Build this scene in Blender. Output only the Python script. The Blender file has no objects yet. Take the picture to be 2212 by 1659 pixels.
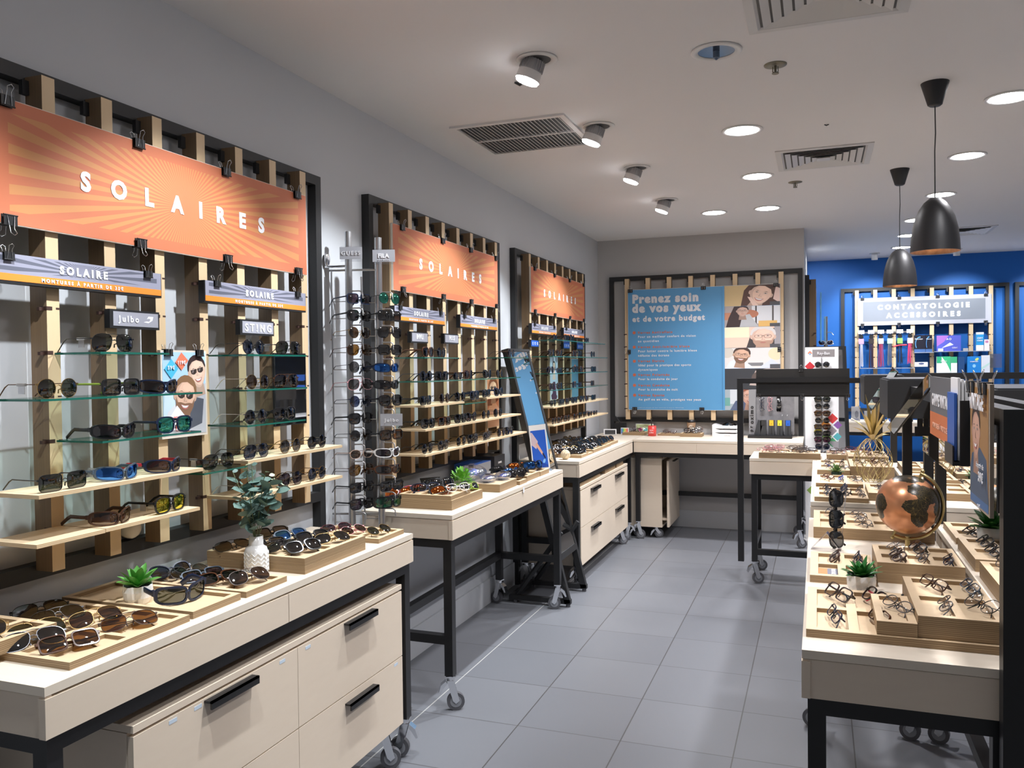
import bpy, math, random
from mathutils import Matrix, Vector
random.seed(7)
C = bpy.context.scene.collection
PI = math.pi

# ------------------------------------------------------------------ camera, world, lights, exposure
cam_data = bpy.data.cameras.new('camera'); cam = bpy.data.objects.new('camera', cam_data); C.objects.link(cam)
YAW, PITCH, ROLL = -0.354, -0.0207, -0.0112
fw = Vector((math.sin(YAW)*math.cos(PITCH), math.cos(YAW)*math.cos(PITCH), math.sin(PITCH)))
rt0 = Vector((math.cos(YAW), -math.sin(YAW), 0)); up0 = rt0.cross(fw)
rt = math.cos(ROLL)*rt0 + math.sin(ROLL)*up0; up = -math.sin(ROLL)*rt0 + math.cos(ROLL)*up0
cam.matrix_world = Matrix(((rt.x, up.x, -fw.x, 0), (rt.y, up.y, -fw.y, 0), (rt.z, up.z, -fw.z, 1.55), (0, 0, 0, 1)))
cam_data.sensor_fit = 'HORIZONTAL'; cam_data.sensor_width = 36; cam_data.lens = 1789/2212*36
cam_data.clip_start = 0.05; cam_data.clip_end = 60
S = bpy.context.scene
S.camera = cam
S.view_settings.view_transform = 'Standard'; S.view_settings.look = 'None'
S.view_settings.gamma = 1; S.view_settings.use_curve_mapping = False
S.view_settings.exposure = 0.47
S.cycles.max_bounces = 8; S.cycles.transparent_max_bounces = 24; S.cycles.caustics_reflective = False; S.cycles.caustics_refractive = False
S.cycles.use_denoising = True; S.cycles.sample_clamp_indirect = 4.0
W = bpy.data.worlds.new('world'); S.world = W; W.use_nodes = True
W.node_tree.nodes['Background'].inputs[0].default_value = (0.80, 0.82, 0.86, 1)
W.node_tree.nodes['Background'].inputs[1].default_value = 0.22

CEIL = 2.78
COOL = (0.90, 0.95, 1.0)
def lamp(x, y, z, power, size_deg, blend, aim=None, radius=0.045, col=COOL, nm='spot_lamp'):
    d = bpy.data.lights.new(nm, 'SPOT'); d.energy = power; d.spot_size = math.radians(size_deg); d.spot_blend = blend
    d.shadow_soft_size = radius; d.color = col
    o = bpy.data.objects.new(nm, d); C.objects.link(o); o.location = (x, y, z)
    t = Vector(aim) if aim else Vector((x, y, 0))
    o.rotation_euler = (t - Vector((x, y, z))).to_track_quat('-Z', 'Y').to_euler()
    return o
SPOTS = [(-1.05, y) for y in (1.19, 2.18, 3.17, 4.165, 5.13, 6.21)]
DOWN = [(-0.37, 4.53), (-0.37, 5.665), (-0.785, 6.88), (-0.37, 6.855), (0.84, 4.45), (0.84, 5.605), (0.85, 6.825),
        (0.80, 7.95), (0.82, 8.88), (0.84, 9.77), (0.84, 3.3), (0.84, 2.15), (-0.37, 2.2)]  # last downlight is out of view, added to brighten the near right trays
FARS = [(0.60, 10.16), (1.5, 10.16), (2.4, 10.16), (-0.0, 9.6)]
SPOT_W, DOWN_W, FAR_W = 76, 78, 44

# ------------------------------------------------------------------ mesh helpers
class MB:
    def __init__(s): s.v = []; s.f = []; s.m = []; s.sm = []
    def add(s, vs, fs, mi=0, smooth=False):
        b = len(s.v); s.v += [tuple(v) for v in vs]
        for f in fs: s.f.append([b+i for i in f]); s.m.append(mi); s.sm.append(smooth)
    def box(s, x0, x1, y0, y1, z0, z1, mi=0, M=None, mside=None):
        vs = [Vector((x, y, z)) for z in (z0, z1) for y in (y0, y1) for x in (x0, x1)]
        if M: vs = [M @ v for v in vs]
        fs = [(0, 2, 3, 1), (4, 5, 7, 6), (0, 1, 5, 4), (2, 6, 7, 3), (0, 4, 6, 2), (1, 3, 7, 5)]
        if mside is None: s.add(vs, fs, mi)
        else: s.add(vs, fs[:2], mi); s.add(vs, fs[2:], mside)
        return s
    def cyl(s, p0, p1, r0, r1=None, n=16, mi=0, caps=True):
        p0 = Vector(p0); p1 = Vector(p1); r1 = r0 if r1 is None else r1
        d = (p1-p0).normalized(); a = d.orthogonal().normalized(); b = d.cross(a)
        vs = [p0 + (a*math.cos(2*PI*i/n) + b*math.sin(2*PI*i/n))*r0 for i in range(n)]
        vs += [p1 + (a*math.cos(2*PI*i/n) + b*math.sin(2*PI*i/n))*r1 for i in range(n)]
        s.add(vs, [(i, (i+1) % n, n+(i+1) % n, n+i) for i in range(n)], mi, True)
        if caps: s.add(vs, [list(range(n))[::-1], list(range(n, 2*n))], mi)
        return s
    def tube(s, pts, r, n=6, mi=0, rs=None, flat=None):
        pts = [Vector(p) for p in pts]; vs = []; N = len(pts); pa = None
        for k, p in enumerate(pts):
            d = (pts[min(k+1, N-1)] - pts[max(k-1, 0)]).normalized()
            if flat is not None:
                b = Vector(flat); a = d.cross(b).normalized(); b = a.cross(d).normalized()
            else:
                if pa is None: a = d.orthogonal().normalized()
                else: a = (pa - d*pa.dot(d)).normalized()
                b = d.cross(a)
            pa = a; rr = rs[k] if rs else r
            ra, rb = rr if isinstance(rr, tuple) else (rr, rr)
            for i in range(n):
                t = 2*PI*(i+.5)/n; vs.append(p + a*math.cos(t)*ra + b*math.sin(t)*rb)
        fs = [(k*n+i, k*n+(i+1) % n, (k+1)*n+(i+1) % n, (k+1)*n+i) for k in range(N-1) for i in range(n)]
        s.add(vs, fs, mi, n > 4); s.add(vs, [list(range(n))[::-1], list(range((N-1)*n, N*n))], mi)
        return s
    def lathe(s, prof, c=(0, 0, 0), n=28, mi=0, amp=None):
        vs = []
        for (r, z) in prof:
            for i in range(n):
                t = 2*PI*i/n; vs.append((c[0]+r*math.cos(t), c[1]+r*math.sin(t), c[2]+z))
        K = len(prof)
        s.add(vs, [(k*n+i, k*n+(i+1) % n, (k+1)*n+(i+1) % n, (k+1)*n+i) for k in range(K-1) for i in range(n)], mi, True)
        return s
    def sphere(s, c, r, n=20, k=12, mi=0, sc=(1, 1, 1)):
        prof = [(max(1e-4, r*math.sin(PI*i/k)), -r*math.cos(PI*i/k)) for i in range(k+1)]
        vs = []
        for (a, z) in prof:
            for i in range(n):
                t = 2*PI*i/n; vs.append((c[0]+a*math.cos(t)*sc[0], c[1]+a*math.sin(t)*sc[1], c[2]+z*sc[2]))
        s.add(vs, [(q*n+i, q*n+(i+1) % n, (q+1)*n+(i+1) % n, (q+1)*n+i) for q in range(k) for i in range(n)], mi, True)
        return s
    def prism(s, poly, y0, y1, mi=0, M=None):
        """poly of (x,z), extruded along y"""
        n = len(poly); vs = [Vector((p[0], y0, p[1])) for p in poly] + [Vector((p[0], y1, p[1])) for p in poly]
        if M: vs = [M @ v for v in vs]
        s.add(vs, [list(range(n)), list(range(n, 2*n))[::-1]] + [(i, n+i, n+(i+1) % n, (i+1) % n) for i in range(n)], mi)
        return s
    def xf(s, M):
        s.v = [tuple(M @ Vector(v)) for v in s.v]; return s
    def mesh(s, name, mats):
        me = bpy.data.meshes.new(name); me.from_pydata(s.v, [], s.f)
        for m in (mats if isinstance(mats, (list, tuple)) else [mats]): me.materials.append(m)
        me.polygons.foreach_set('material_index', s.m); me.polygons.foreach_set('use_smooth', s.sm); me.update()
        return me
def link(name, me, parent=None, loc=(0, 0, 0), rot=(0, 0, 0)):
    o = bpy.data.objects.new(name, me); C.objects.link(o); o.location = loc; o.rotation_euler = rot
    if parent: o.parent = parent
    return o
def part(name, mb, mats, parent=None, loc=(0, 0, 0), rot=(0, 0, 0), label=None):
    o = link(name, mb.mesh(name, mats), parent, loc, rot)
    if label: o['label'] = label
    return o
def tag(o, label, cat, group=None):
    o['label'] = label; o['category'] = cat
    if group: o['group'] = group
    return o
def thing(name, label, cat, loc=(0, 0, 0), rz=0, group=None, rot=None):
    o = bpy.data.objects.new(name, None); C.objects.link(o); o.location = loc
    o.rotation_euler = rot if rot else (0, 0, rz); o.empty_display_size = .05
    return tag(o, label, cat, group)
def struct(name, mb, mats):
    o = part(name, mb, mats); o['kind'] = 'structure'; return o
ORD = ['first', 'second', 'third', 'fourth', 'fifth', 'sixth', 'seventh', 'eighth', 'ninth', 'tenth', 'eleventh', 'twelfth',
       'thirteenth', 'fourteenth', 'fifteenth', 'sixteenth', 'seventeenth', 'eighteenth', 'nineteenth', 'twentieth']

# ------------------------------------------------------------------ materials
_M = {}
def mat(name, col=(.5, .5, .5), rough=.5, metal=0, spec=.5, emis=None, es=1.0, coat=0):
    if name in _M: return _M[name]
    m = bpy.data.materials.new(name); m.use_nodes = True; b = m.node_tree.nodes['Principled BSDF']
    b.inputs['Base Color'].default_value = (*col, 1); b.inputs['Roughness'].default_value = rough
    b.inputs['Metallic'].default_value = metal; b.inputs['Specular IOR Level'].default_value = spec
    if coat: b.inputs['Coat Weight'].default_value = coat; b.inputs['Coat Roughness'].default_value = .1
    if emis: b.inputs['Emission Color'].default_value = (*emis, 1); b.inputs['Emission Strength'].default_value = es
    _M[name] = m; return m
class NT:
    def __init__(s, m): s.t = m.node_tree; s.n = s.t.nodes; s.b = s.n.get('Principled BSDF')
    def new(s, ty, **k):
        n = s.n.new(ty)
        for a, v in k.items(): setattr(n, a, v)
        return n
    def l(s, a, b): s.t.links.new(a, b)
    def m(s, op, a, b=None, c=None):
        n = s.new('ShaderNodeMath', operation=op)
        for i, v in enumerate((a, b, c)):
            if v is None: continue
            if isinstance(v, (int, float)): n.inputs[i].default_value = v
            else: s.l(v, n.inputs[i])
        return n.outputs[0]
    def mix(s, fac, a, b):
        n = s.new('ShaderNodeMix', data_type='RGBA')
        for i, v in ((0, fac), (6, a), (7, b)):
            if isinstance(v, (int, float)): n.inputs[i].default_value = v
            elif isinstance(v, tuple): n.inputs[i].default_value = (*v, 1)
            else: s.l(v, n.inputs[i])
        return n.outputs[2]
    def noise(s, vec, scale, detail=3, rough=.5):
        n = s.new('ShaderNodeTexNoise'); n.inputs['Scale'].default_value = scale; n.inputs['Detail'].default_value = detail
        n.inputs['Roughness'].default_value = rough; s.l(vec, n.inputs['Vector']); return n.outputs[0]
    def mapv(s, vec, sc):
        n = s.new('ShaderNodeMapping'); n.inputs['Scale'].default_value = sc; s.l(vec, n.inputs[0]); return n.outputs[0]
def wood(name, col, dark, grain=(1, 8, 1), ply=None, plyc=((.42, .27, .14), (.75, .58, .36)), pitch=.0028, rough=.5, pale=.35, glob=True):
    """birch face veneer; 'ply' = axis index whose layers show on faces not facing that axis"""
    if name in _M: return _M[name]
    m = mat(name, col, rough); T = NT(m)
    g = T.new('ShaderNodeNewGeometry'); tc = T.new('ShaderNodeTexCoord')
    vec = g.outputs['Position'] if glob else tc.outputs['Object']
    n1 = T.noise(T.mapv(vec, grain), 6, 4, .6)
    c = T.mix(T.m('MULTIPLY', n1, pale*2), col, dark)
    if ply is not None:
        sp = T.new('ShaderNodeSeparateXYZ'); T.l(tc.outputs['Object'], sp.inputs[0])
        sn = T.new('ShaderNodeSeparateXYZ'); T.l(tc.outputs['Normal'], sn.inputs[0])
        wob = T.noise(T.mapv(vec, (9, 9, 9)), 3, 2)
        ax = T.m('ADD', T.m('DIVIDE', sp.outputs[ply], pitch), T.m('MULTIPLY', wob, 1.6))
        tri = T.m('PINGPONG', ax, 1.0)
        band = T.mix(T.m('SMOOTH_MIN', T.m('MULTIPLY', tri, 1.0), 1.0, .1), plyc[0], plyc[1])
        cell = T.new('ShaderNodeTexWhiteNoise', noise_dimensions='1D'); T.l(T.m('FLOOR', ax), cell.inputs['W'])
        band = T.mix(T.m('MULTIPLY', cell.outputs[0], .45), band, plyc[0])
        f = T.m('LESS_THAN', T.m('ABSOLUTE', sn.outputs[ply]), .5)
        c = T.mix(f, c, band)
    T.l(c, T.b.inputs['Base Color']); return m
birch = wood('birch_laminate', (.78, .665, .53), (.72, .60, .47), (2, 2, 9))
birch_top = wood('birch_tabletop', (.82, .73, .60), (.76, .66, .53), (2, 9, 2))
tray_w = wood('plywood_tray', (.80, .62, .40), (.70, .50, .30), (3, 14, 3), ply=2, pitch=.0022, plyc=((.20, .12, .06), (.50, .36, .20)))
slat_w = wood('plywood_slat', (.70, .53, .33), (.62, .44, .25), (3, 3, .6), ply=1, pitch=.0024, plyc=((.15, .095, .05), (.30, .20, .115)), glob=False)  # ply layers on the slat sides, with their shade darkened into the colour
shelf_w = wood('plywood_shelf', (.84, .68, .45), (.76, .58, .36), (3, 12, 3), ply=2, pitch=.002, plyc=((.45, .30, .16), (.78, .62, .40)))
black = mat('black_powder_coat', (.012, .012, .013), .42)
blackf = mat('black_frame_matt', (.016, .016, .017), .55)
chrome = mat('chrome', (.75, .76, .78), .16, 1)
steel = mat('brushed_steel', (.55, .55, .56), .3, 1)
white = mat('white_plastic', (.86, .86, .86), .35)
paper = mat('white_paper', (.88, .88, .88), .7)
tprint = mat('white_print', (.92, .92, .95), .6)
gold = mat('brushed_gold', (.50, .40, .19), .32, 1)
green = mat('plant_green', (.07, .26, .045), .4)
def tinted(name, tcol, gcol=(1, 1, 1), g=.12, rough=.02):
    if name in _M: return _M[name]
    m = mat(name); T = NT(m); T.n.remove(T.b)
    tr = T.new('ShaderNodeBsdfTransparent'); tr.inputs[0].default_value = (*tcol, 1)
    gl = T.new('ShaderNodeBsdfGlossy'); gl.inputs['Color'].default_value = (*gcol, 1); gl.inputs['Roughness'].default_value = rough
    lw = T.new('ShaderNodeLayerWeight'); lw.inputs[0].default_value = .35
    f = T.m('MAXIMUM', T.m('MULTIPLY', lw.outputs[0], .6), g)
    mx = T.new('ShaderNodeMixShader'); T.l(f, mx.inputs[0]); T.l(tr.outputs[0], mx.inputs[1]); T.l(gl.outputs[0], mx.inputs[2])
    T.l(mx.outputs[0], T.n['Material Output'].inputs[0]); return m
glass = tinted('shelf_glass', (.88, .95, .92), g=.06)
glass_edge = mat('glass_edge_green', (.012, .11, .08), .1)
clear = tinted('clear_acrylic', (.96, .96, .97), g=.07)
LENS = {
 'black': tinted('lens_black', (0.02, 0.02, 0.024)), 'green': tinted('lens_green', (0.03, 0.038, 0.022)),
 'brown': tinted('lens_brown', (0.06, 0.028, 0.012)), 'amber': tinted('lens_amber', (0.2, 0.09, 0.015)),
 'blue': tinted('lens_blue', (0.03, 0.045, 0.11)), 'purple': tinted('lens_purple', (0.05, 0.025, 0.045)),
 'smoke': tinted('lens_smoke', (0.09, 0.085, 0.09)), 'clear': tinted('lens_clear', (.93, .93, .95), g=.1),
 'mirror blue': tinted('lens_mirror_blue', (.02, .05, .3), (.10, .35, 1), .65),
 'mirror green': tinted('lens_mirror_green', (.02, .15, .12), (.15, .75, .55), .55),
 'mirror yellow': tinted('lens_mirror_yellow', (.2, .2, .02), (.95, .85, .12), .6),
 'mirror red': tinted('lens_mirror_red', (.3, .05, .01), (1, .25, .05), .6),
 'magenta': tinted('lens_magenta', (.35, .03, .16)), 'emerald': tinted('lens_emerald', (.0, .22, .10)),
 'mirror violet': tinted('lens_mirror_violet', (.05, .02, .3), (.35, .3, 1), .5)}
FR = {
 'black': mat('frame_black', (.012, .012, .013), .22), 'gold': mat('frame_gold', (0.42, 0.28, 0.12), .3, 1),
 'silver': mat('frame_silver', (0.16, 0.16, 0.17), .3, 1), 'tortoise': mat('frame_tortoise', (0.07, 0.025, 0.01), .2),
 'navy': mat('frame_navy', (0.008, 0.016, 0.045), .3), 'white': mat('frame_white', (.85, .85, .85), .3),
 'grey': mat('frame_grey', (.06, .085, .12), .35), 'burgundy': mat('frame_burgundy', (0.09, 0.008, 0.016), .25),
 'lime': mat('frame_lime', (.22, .33, .03), .35), 'pink': mat('frame_pink', (.75, .35, .38), .3),
 'brown': mat('frame_brown', (0.05, 0.022, 0.012), .3), 'crystal': tinted('frame_crystal', (.75, .72, .70), g=.25, rough=.1),
 'red': mat('frame_red', (.55, .03, .05), .3), 'blue': mat('frame_blue', (.03, .10, .55), .3), 'beige': mat('frame_beige', (.48, .32, .24), .35)}

# floor tiles
floor_m = mat('floor_tile', (.13, .135, .145), .42); T = NT(floor_m)
g = T.new('ShaderNodeNewGeometry'); sp = T.new('ShaderNodeSeparateXYZ'); T.l(g.outputs['Position'], sp.inputs[0])
def cellc(ax, off, s):
    q = T.m('DIVIDE', T.m('SUBTRACT', sp.outputs[ax], off), s)
    d = T.m('ABSOLUTE', T.m('SUBTRACT', T.m('FRACT', T.m('ADD', q, 100.5)), .5))
    return T.m('FLOOR', T.m('ADD', q, 100)), T.m('LESS_THAN', d, .0026/s)
cx_, mx_ = cellc(0, -.32, .4515); cy_, my_ = cellc(1, 3.33, .457)
wn = T.new('ShaderNodeTexWhiteNoise', noise_dimensions='2D'); cb = T.new('ShaderNodeCombineXYZ'); T.l(cx_, cb.inputs[0]); T.l(cy_, cb.inputs[1]); T.l(cb.outputs[0], wn.inputs[0])
tile = T.mix(wn.outputs[0], (.165, .172, .190), (.192, .199, .217))
tile = T.mix(T.m('MULTIPLY', T.noise(g.outputs['Position'], 5, 5), .35), tile, (.175, .185, .205))
grout = T.mix(T.m('MULTIPLY', T.m('LESS_THAN', sp.outputs[0], -1.5), mx_), (.075, .072, .072), (.5, .5, .48))
tile = T.mix(T.m('MAXIMUM', mx_, T.m('MULTIPLY', my_, .8)), tile, grout)
T.l(tile, T.b.inputs['Base Color'])
wall_m = mat('painted_wall_grey', (.56, .575, .60), .75)
walld_m = mat('painted_wall_back', (.50, .49, .485), .75)
ceil_m = mat('ceiling_white', (.80, .785, .79), .85)
blue_m = mat('painted_wall_blue', (.006, .125, .46), .6)
for mm, sc in ((wall_m, .04), (walld_m, .04), (ceil_m, .04)):
    T = NT(mm); g = T.new('ShaderNodeNewGeometry'); c0 = tuple(T.b.inputs['Base Color'].default_value[:3])
    T.l(T.mix(T.m('MULTIPLY', T.noise(g.outputs['Position'], 1.2, 3), .5), c0, tuple(c*.93 for c in c0)), T.b.inputs['Base Color'])

# ------------------------------------------------------------------ room shell
struct('floor', MB().box(-2.14, 4.6, -2.5, 10.8, -.1, 0), floor_m)
struct('ceiling', MB().box(-2.14, 4.6, -2.5, 10.8, CEIL, CEIL+.1), ceil_m)
struct('wall_left', MB().box(-2.14, -2.04, -2.5, 8.0, 0, CEIL), wall_m)
struct('wall_back', MB().box(-2.14, -.115, 8.0, 8.1, 0, CEIL), walld_m)
struct('wall_return', MB().box(-.215, -.115, 8.1, 10.64, 0, CEIL), wall_m)
struct('wall_blue', MB().box(-.215, 4.6, 10.64, 10.8, 0, CEIL), blue_m)
struct('wall_right', MB().box(2.6, 2.7, -2.5, 10.64, 0, CEIL), wall_m)
struct('baseboard_left', MB().box(-2.04, -2.028, -2.5, 8, 0, .16), wall_m)
struct('baseboard_back', MB().box(-2.028, -.115, 7.988, 8.0, 0, .16), wall_m)

# ------------------------------------------------------------------ text
def text_mesh(body, cap, width=None, bold=.0, thick=.0008, align='CENTER', mats=tprint, lsp=.85):
    cu = bpy.data.curves.new('lettering', 'FONT'); cu.body = body; cu.size = cap/.73; cu.offset = bold*cap
    cu.align_x = align; cu.extrude = thick; cu.space_line = lsp; cu.resolution_u = 3
    ob = bpy.data.objects.new('tmp', cu)
    def wd(s):
        cu.space_character = s; C.objects.link(ob); bpy.context.view_layer.update()
        me = bpy.data.meshes.new_from_object(ob.evaluated_get(bpy.context.evaluated_depsgraph_get())); C.objects.unlink(ob)
        xs = [v.co.x for v in me.vertices]; return me, (max(xs)-min(xs))
    me, w1 = wd(1.0)
    if width:
        bpy.data.meshes.remove(me); me, w2 = wd(2.0); s = 1 + (width-w1)/(w2-w1) if w2-w1 > 1e-4 else 1
        if s < .9:
            bpy.data.meshes.remove(me); me, w3 = wd(1.0)
            for v in me.vertices: v.co.x *= width/w3
        else:
            bpy.data.meshes.remove(me); me, _ = wd(s)
    if align == 'CENTER' :
        xs = [v.co.x for v in me.vertices]; c = (max(xs)+min(xs))/2
        for v in me.vertices: v.co.x -= c
    for v in me.vertices:
        x, y, z = v.co; v.co = (x, -z, y)
    me.materials.clear(); me.materials.append(mats); bpy.data.objects.remove(ob); bpy.data.curves.remove(cu)
    return me
def letters(body, parent, x, z, cap, width=None, y=-.001, bold=.03, align='CENTER', m=tprint, name='lettering', rot=(0, 0, 0), lsp=.85):
    """x, z: centre (or left) and baseline, in the parent's own x/z plane, facing -y"""
    return link(name, text_mesh(body, cap, width, bold, .0006, align, m, lsp), parent, (x, y, z), rot)
def spaced_letters(body, parent, z, cap, width, y, bold, m=tprint):
    ms = [text_mesh(ch, cap, None, bold, .0006, 'CENTER', m) for ch in body]
    ws = [max(v.co.x for v in q.vertices)-min(v.co.x for v in q.vertices) for q in ms]
    gap = (width-sum(ws))/(len(ms)-1); x = -width/2
    for q, w in zip(ms, ws): link('letter', q, parent, (x+w/2, y, z)); x += w+gap
# flat printed art: shapes layered by fractions of a millimetre, facing -y
def art(name, parent, items, y=-.0012, loc=(0, 0, 0)):
    mb = MB(); mats = []; idx = {}
    for k, it in enumerate(items):
        col = it[-1]; col = tuple(col)
        if col not in idx: idx[col] = len(mats); mats.append(mat('print_%02x%02x%02x' % tuple(int(min(1, c)*255) for c in col), col, .5))
        yy = y - .00005*k; mi = idx[col]
        if it[0] == 'r': _, u0, v0, u1, v1, _c = it; pts = [(u0, v0), (u1, v0), (u1, v1), (u0, v1)]
        elif it[0] == 'e':
            _, cu, cv, ru, rv, ang, _c = it; a = math.radians(ang)
            pts = [(cu + ru*math.cos(t)*math.cos(a) - rv*math.sin(t)*math.sin(a), cv + ru*math.cos(t)*math.sin(a) + rv*math.sin(t)*math.cos(a)) for t in [2*PI*i/20 for i in range(20)]]
        else: pts = it[1]
        mb.add([(p[0], yy, p[1]) for p in pts], [list(range(len(pts)))], mi)
    return part(name, mb, mats, parent, loc)
def fit(items, u0, v0, u1, v1, W_=1., H_=1.):
    """map art drawn in a 0..1 square into a rectangle, clipped by design"""
    out = []; sx = (u1-u0); sz = (v1-v0)
    for it in items:
        if it[0] == 'r': out.append(('r', u0+it[1]*sx, v0+it[2]*sz, u0+it[3]*sx, v0+it[4]*sz, it[5]))
        elif it[0] == 'e':
            pts = []
            a = math.radians(it[5])
            for i in range(22):
                t = 2*PI*i/22; x = it[1]+it[3]*math.cos(t)*math.cos(a)-it[4]*math.sin(t)*math.sin(a); z = it[2]+it[3]*math.cos(t)*math.sin(a)+it[4]*math.sin(t)*math.cos(a)
                pts.append((u0+min(1, max(0, x))*sx, v0+min(1, max(0, z))*sz))
            out.append(('p', pts, it[6]))
        else: out.append(('p', [(u0+min(1, max(0, p[0]))*sx, v0+min(1, max(0, p[1]))*sz) for p in it[1]], it[2]))
    return out
def face(cx, cz, r, skin, hair, ar=1.0, tilt=0, specs=None, beard=None, longh=False, smile=True, turn=0):
    """a printed portrait head: hair, face, neck, eyes or glasses, nose, mouth"""
    S_ = lambda x, z: (cx + (x*math.cos(math.radians(tilt)) - z*math.sin(math.radians(tilt)))*r*ar, cz + (x*math.sin(math.radians(tilt)) + z*math.cos(math.radians(tilt)))*r)
    E = lambda x, z, a, b, c, t=0: ('p', [S_(x+a*math.cos(q), z+b*math.sin(q)) for q in [2*PI*i/18 for i in range(18)]], c)
    sh = tuple(c*.80 for c in skin); dsh = tuple(c*.6 for c in skin); hi = tuple(min(1, c*1.07) for c in skin); L = []
    if longh: L += [E(0, .12, 1.10, 1.22, hair), ('p', [S_(-1.05, .3), S_(-1.35, -2.0), S_(-.3, -2.0), S_(.1, -.6)], hair), ('p', [S_(1.05, .3), S_(1.2, -1.4), S_(.6, -1.7), S_(.4, 0)], hair)]
    L += [('p', [S_(-.40, -.6), S_(-.55, -1.8), S_(.60, -1.8), S_(.40, -.6)], dsh)]
    if not longh: L += [E(0, .34, .90, .92, hair)]
    oval = lambda k, dx=0: [S_(dx+k*.80*math.cos(q)*(1-.26*max(0, -math.sin(q))**1.5), k*(1.08 if math.sin(q) > 0 else 1.16)*math.sin(q)) for q in [2*PI*i/26 for i in range(26)]]
    if not longh: L += [E(-.80, .0, .12, .22, sh), E(.80, .0, .12, .22, sh)]
    L += [('p', oval(1.0), sh), ('p', oval(.86, .09), skin), E(.12, .55, .36, .22, hi), E(.34, -.22, .17, .14, hi)]
    L += [('p', [S_(-.82, .15), S_(-.80, .7), S_(-.45, 1.08), S_(0, 1.22), S_(.45, 1.08), S_(.80, .7), S_(.82, .15), S_(.62, .62), S_(.1, .86), S_(-.35, .80), S_(-.66, .55)], hair)]
    if beard: L += [('p', [S_(-.76, .0), S_(-.70, -.55), S_(-.42, -1.05), S_(0, -1.20), S_(.42, -1.05), S_(.70, -.55), S_(.76, .0), S_(.58, -.36), S_(.34, -.34), S_(0, -.40), S_(-.34, -.34), S_(-.58, -.36)], beard)]
    dk = (.04, .025, .02)
    for s in (-1, 1):
        x = s*.33 + turn
        L += [('p', [S_(x-s*.17, .28), S_(x, .33), S_(x+s*.20, .27), S_(x, .285)], tuple(c*.8 for c in hair))]
        if specs == 'sun': L += [('p', [S_(x-.29, .24), S_(x+.29, .24), S_(x+.26, -.02), S_(x+.08, -.12), S_(x-.08, -.12), S_(x-.26, -.02)], dk), ('p', [S_(x-.12, .18), S_(x+.05, .19), S_(x-.08, .0), S_(x-.18, .02)], (.22, .18, .18))]
        else:
            L += [E(x, .13, .15, .055, dsh), E(x, .125, .12, .038, (.62, .58, .55)), E(x, .13, .05, .042, dk)]
            if specs:
                for q in range(16):
                    t0, t1 = 2*PI*q/16, 2*PI*(q+1)/16; f = lambda t, g: S_(x+math.copysign(abs(math.cos(t))**.7, math.cos(t))*.27*g, .09+math.copysign(abs(math.sin(t))**.7, math.sin(t))*.17*g)
                    L.append(('p', [f(t0, 1), f(t1, 1), f(t1, .90), f(t0, .90)], dk))
    if specs: L += [('p', [S_(-.08+turn, .17), S_(.08+turn, .17), S_(.08+turn, .14), S_(-.08+turn, .14)], dk)]
    L += [('p', [S_(turn-.02, .10), S_(turn-.12, -.22), S_(turn-.02, -.27), S_(turn+.0, -.2)], sh), E(turn-.07, -.25, .045, .025, dsh), E(turn+.08, -.25, .045, .025, dsh)]
    if smile: L += [('p', [S_(turn-.36, -.46), S_(turn-.1, -.50), S_(turn+.1, -.50), S_(turn+.36, -.46), S_(turn+.20, -.70), S_(turn, -.76), S_(turn-.20, -.70)], (.50, .16, .14)), ('p', [S_(turn-.30, -.49), S_(turn, -.53), S_(turn+.30, -.49), S_(turn+.16, -.63), S_(turn, -.66), S_(turn-.16, -.63)], (.88, .86, .84))]
    else: L += [E(turn, -.56, .22, .045, (.48, .18, .16))]
    return L

# ------------------------------------------------------------------ sign boards
def rays_mat(name, c1, c2, cx, cz, hw, hh, n=38, low=None):
    m = mat(name, c1, .55); T = NT(m); tc = T.new('ShaderNodeTexCoord'); sp = T.new('ShaderNodeSeparateXYZ'); T.l(tc.outputs['Object'], sp.inputs[0])
    u = T.m('SUBTRACT', sp.outputs[0], cx); v = T.m('SUBTRACT', sp.outputs[2], cz)
    a = T.m('ARCTAN2', v, u); f = T.m('GREATER_THAN', T.m('SINE', T.m('MULTIPLY', a, n*2)), 0)
    inside = T.m('MULTIPLY', T.m('LESS_THAN', T.m('ABSOLUTE', sp.outputs[0]), hw), T.m('LESS_THAN', T.m('ABSOLUTE', T.m('SUBTRACT', sp.outputs[2], low[2] if low else 0)), hh))
    far = T.m('MINIMUM', 1, T.m('MULTIPLY', T.m('SQRT', T.m('ADD', T.m('MULTIPLY', u, u), T.m('MULTIPLY', v, v))), 1.0/max(hh*1.2, .01)))
    c = T.mix(T.m('MULTIPLY', T.m('MULTIPLY', f, inside), T.m('ADD', .35, T.m('MULTIPLY', far, .65))), c1, c2)
    if low: c = T.mix(T.m('LESS_THAN', sp.outputs[2], low[0]), c, low[1])
    T.l(c, T.b.inputs['Base Color']); return m
orange = (.60, .18, .085)
edge_w = mat('pale_board_edge', (.78, .70, .60), .6)
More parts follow.
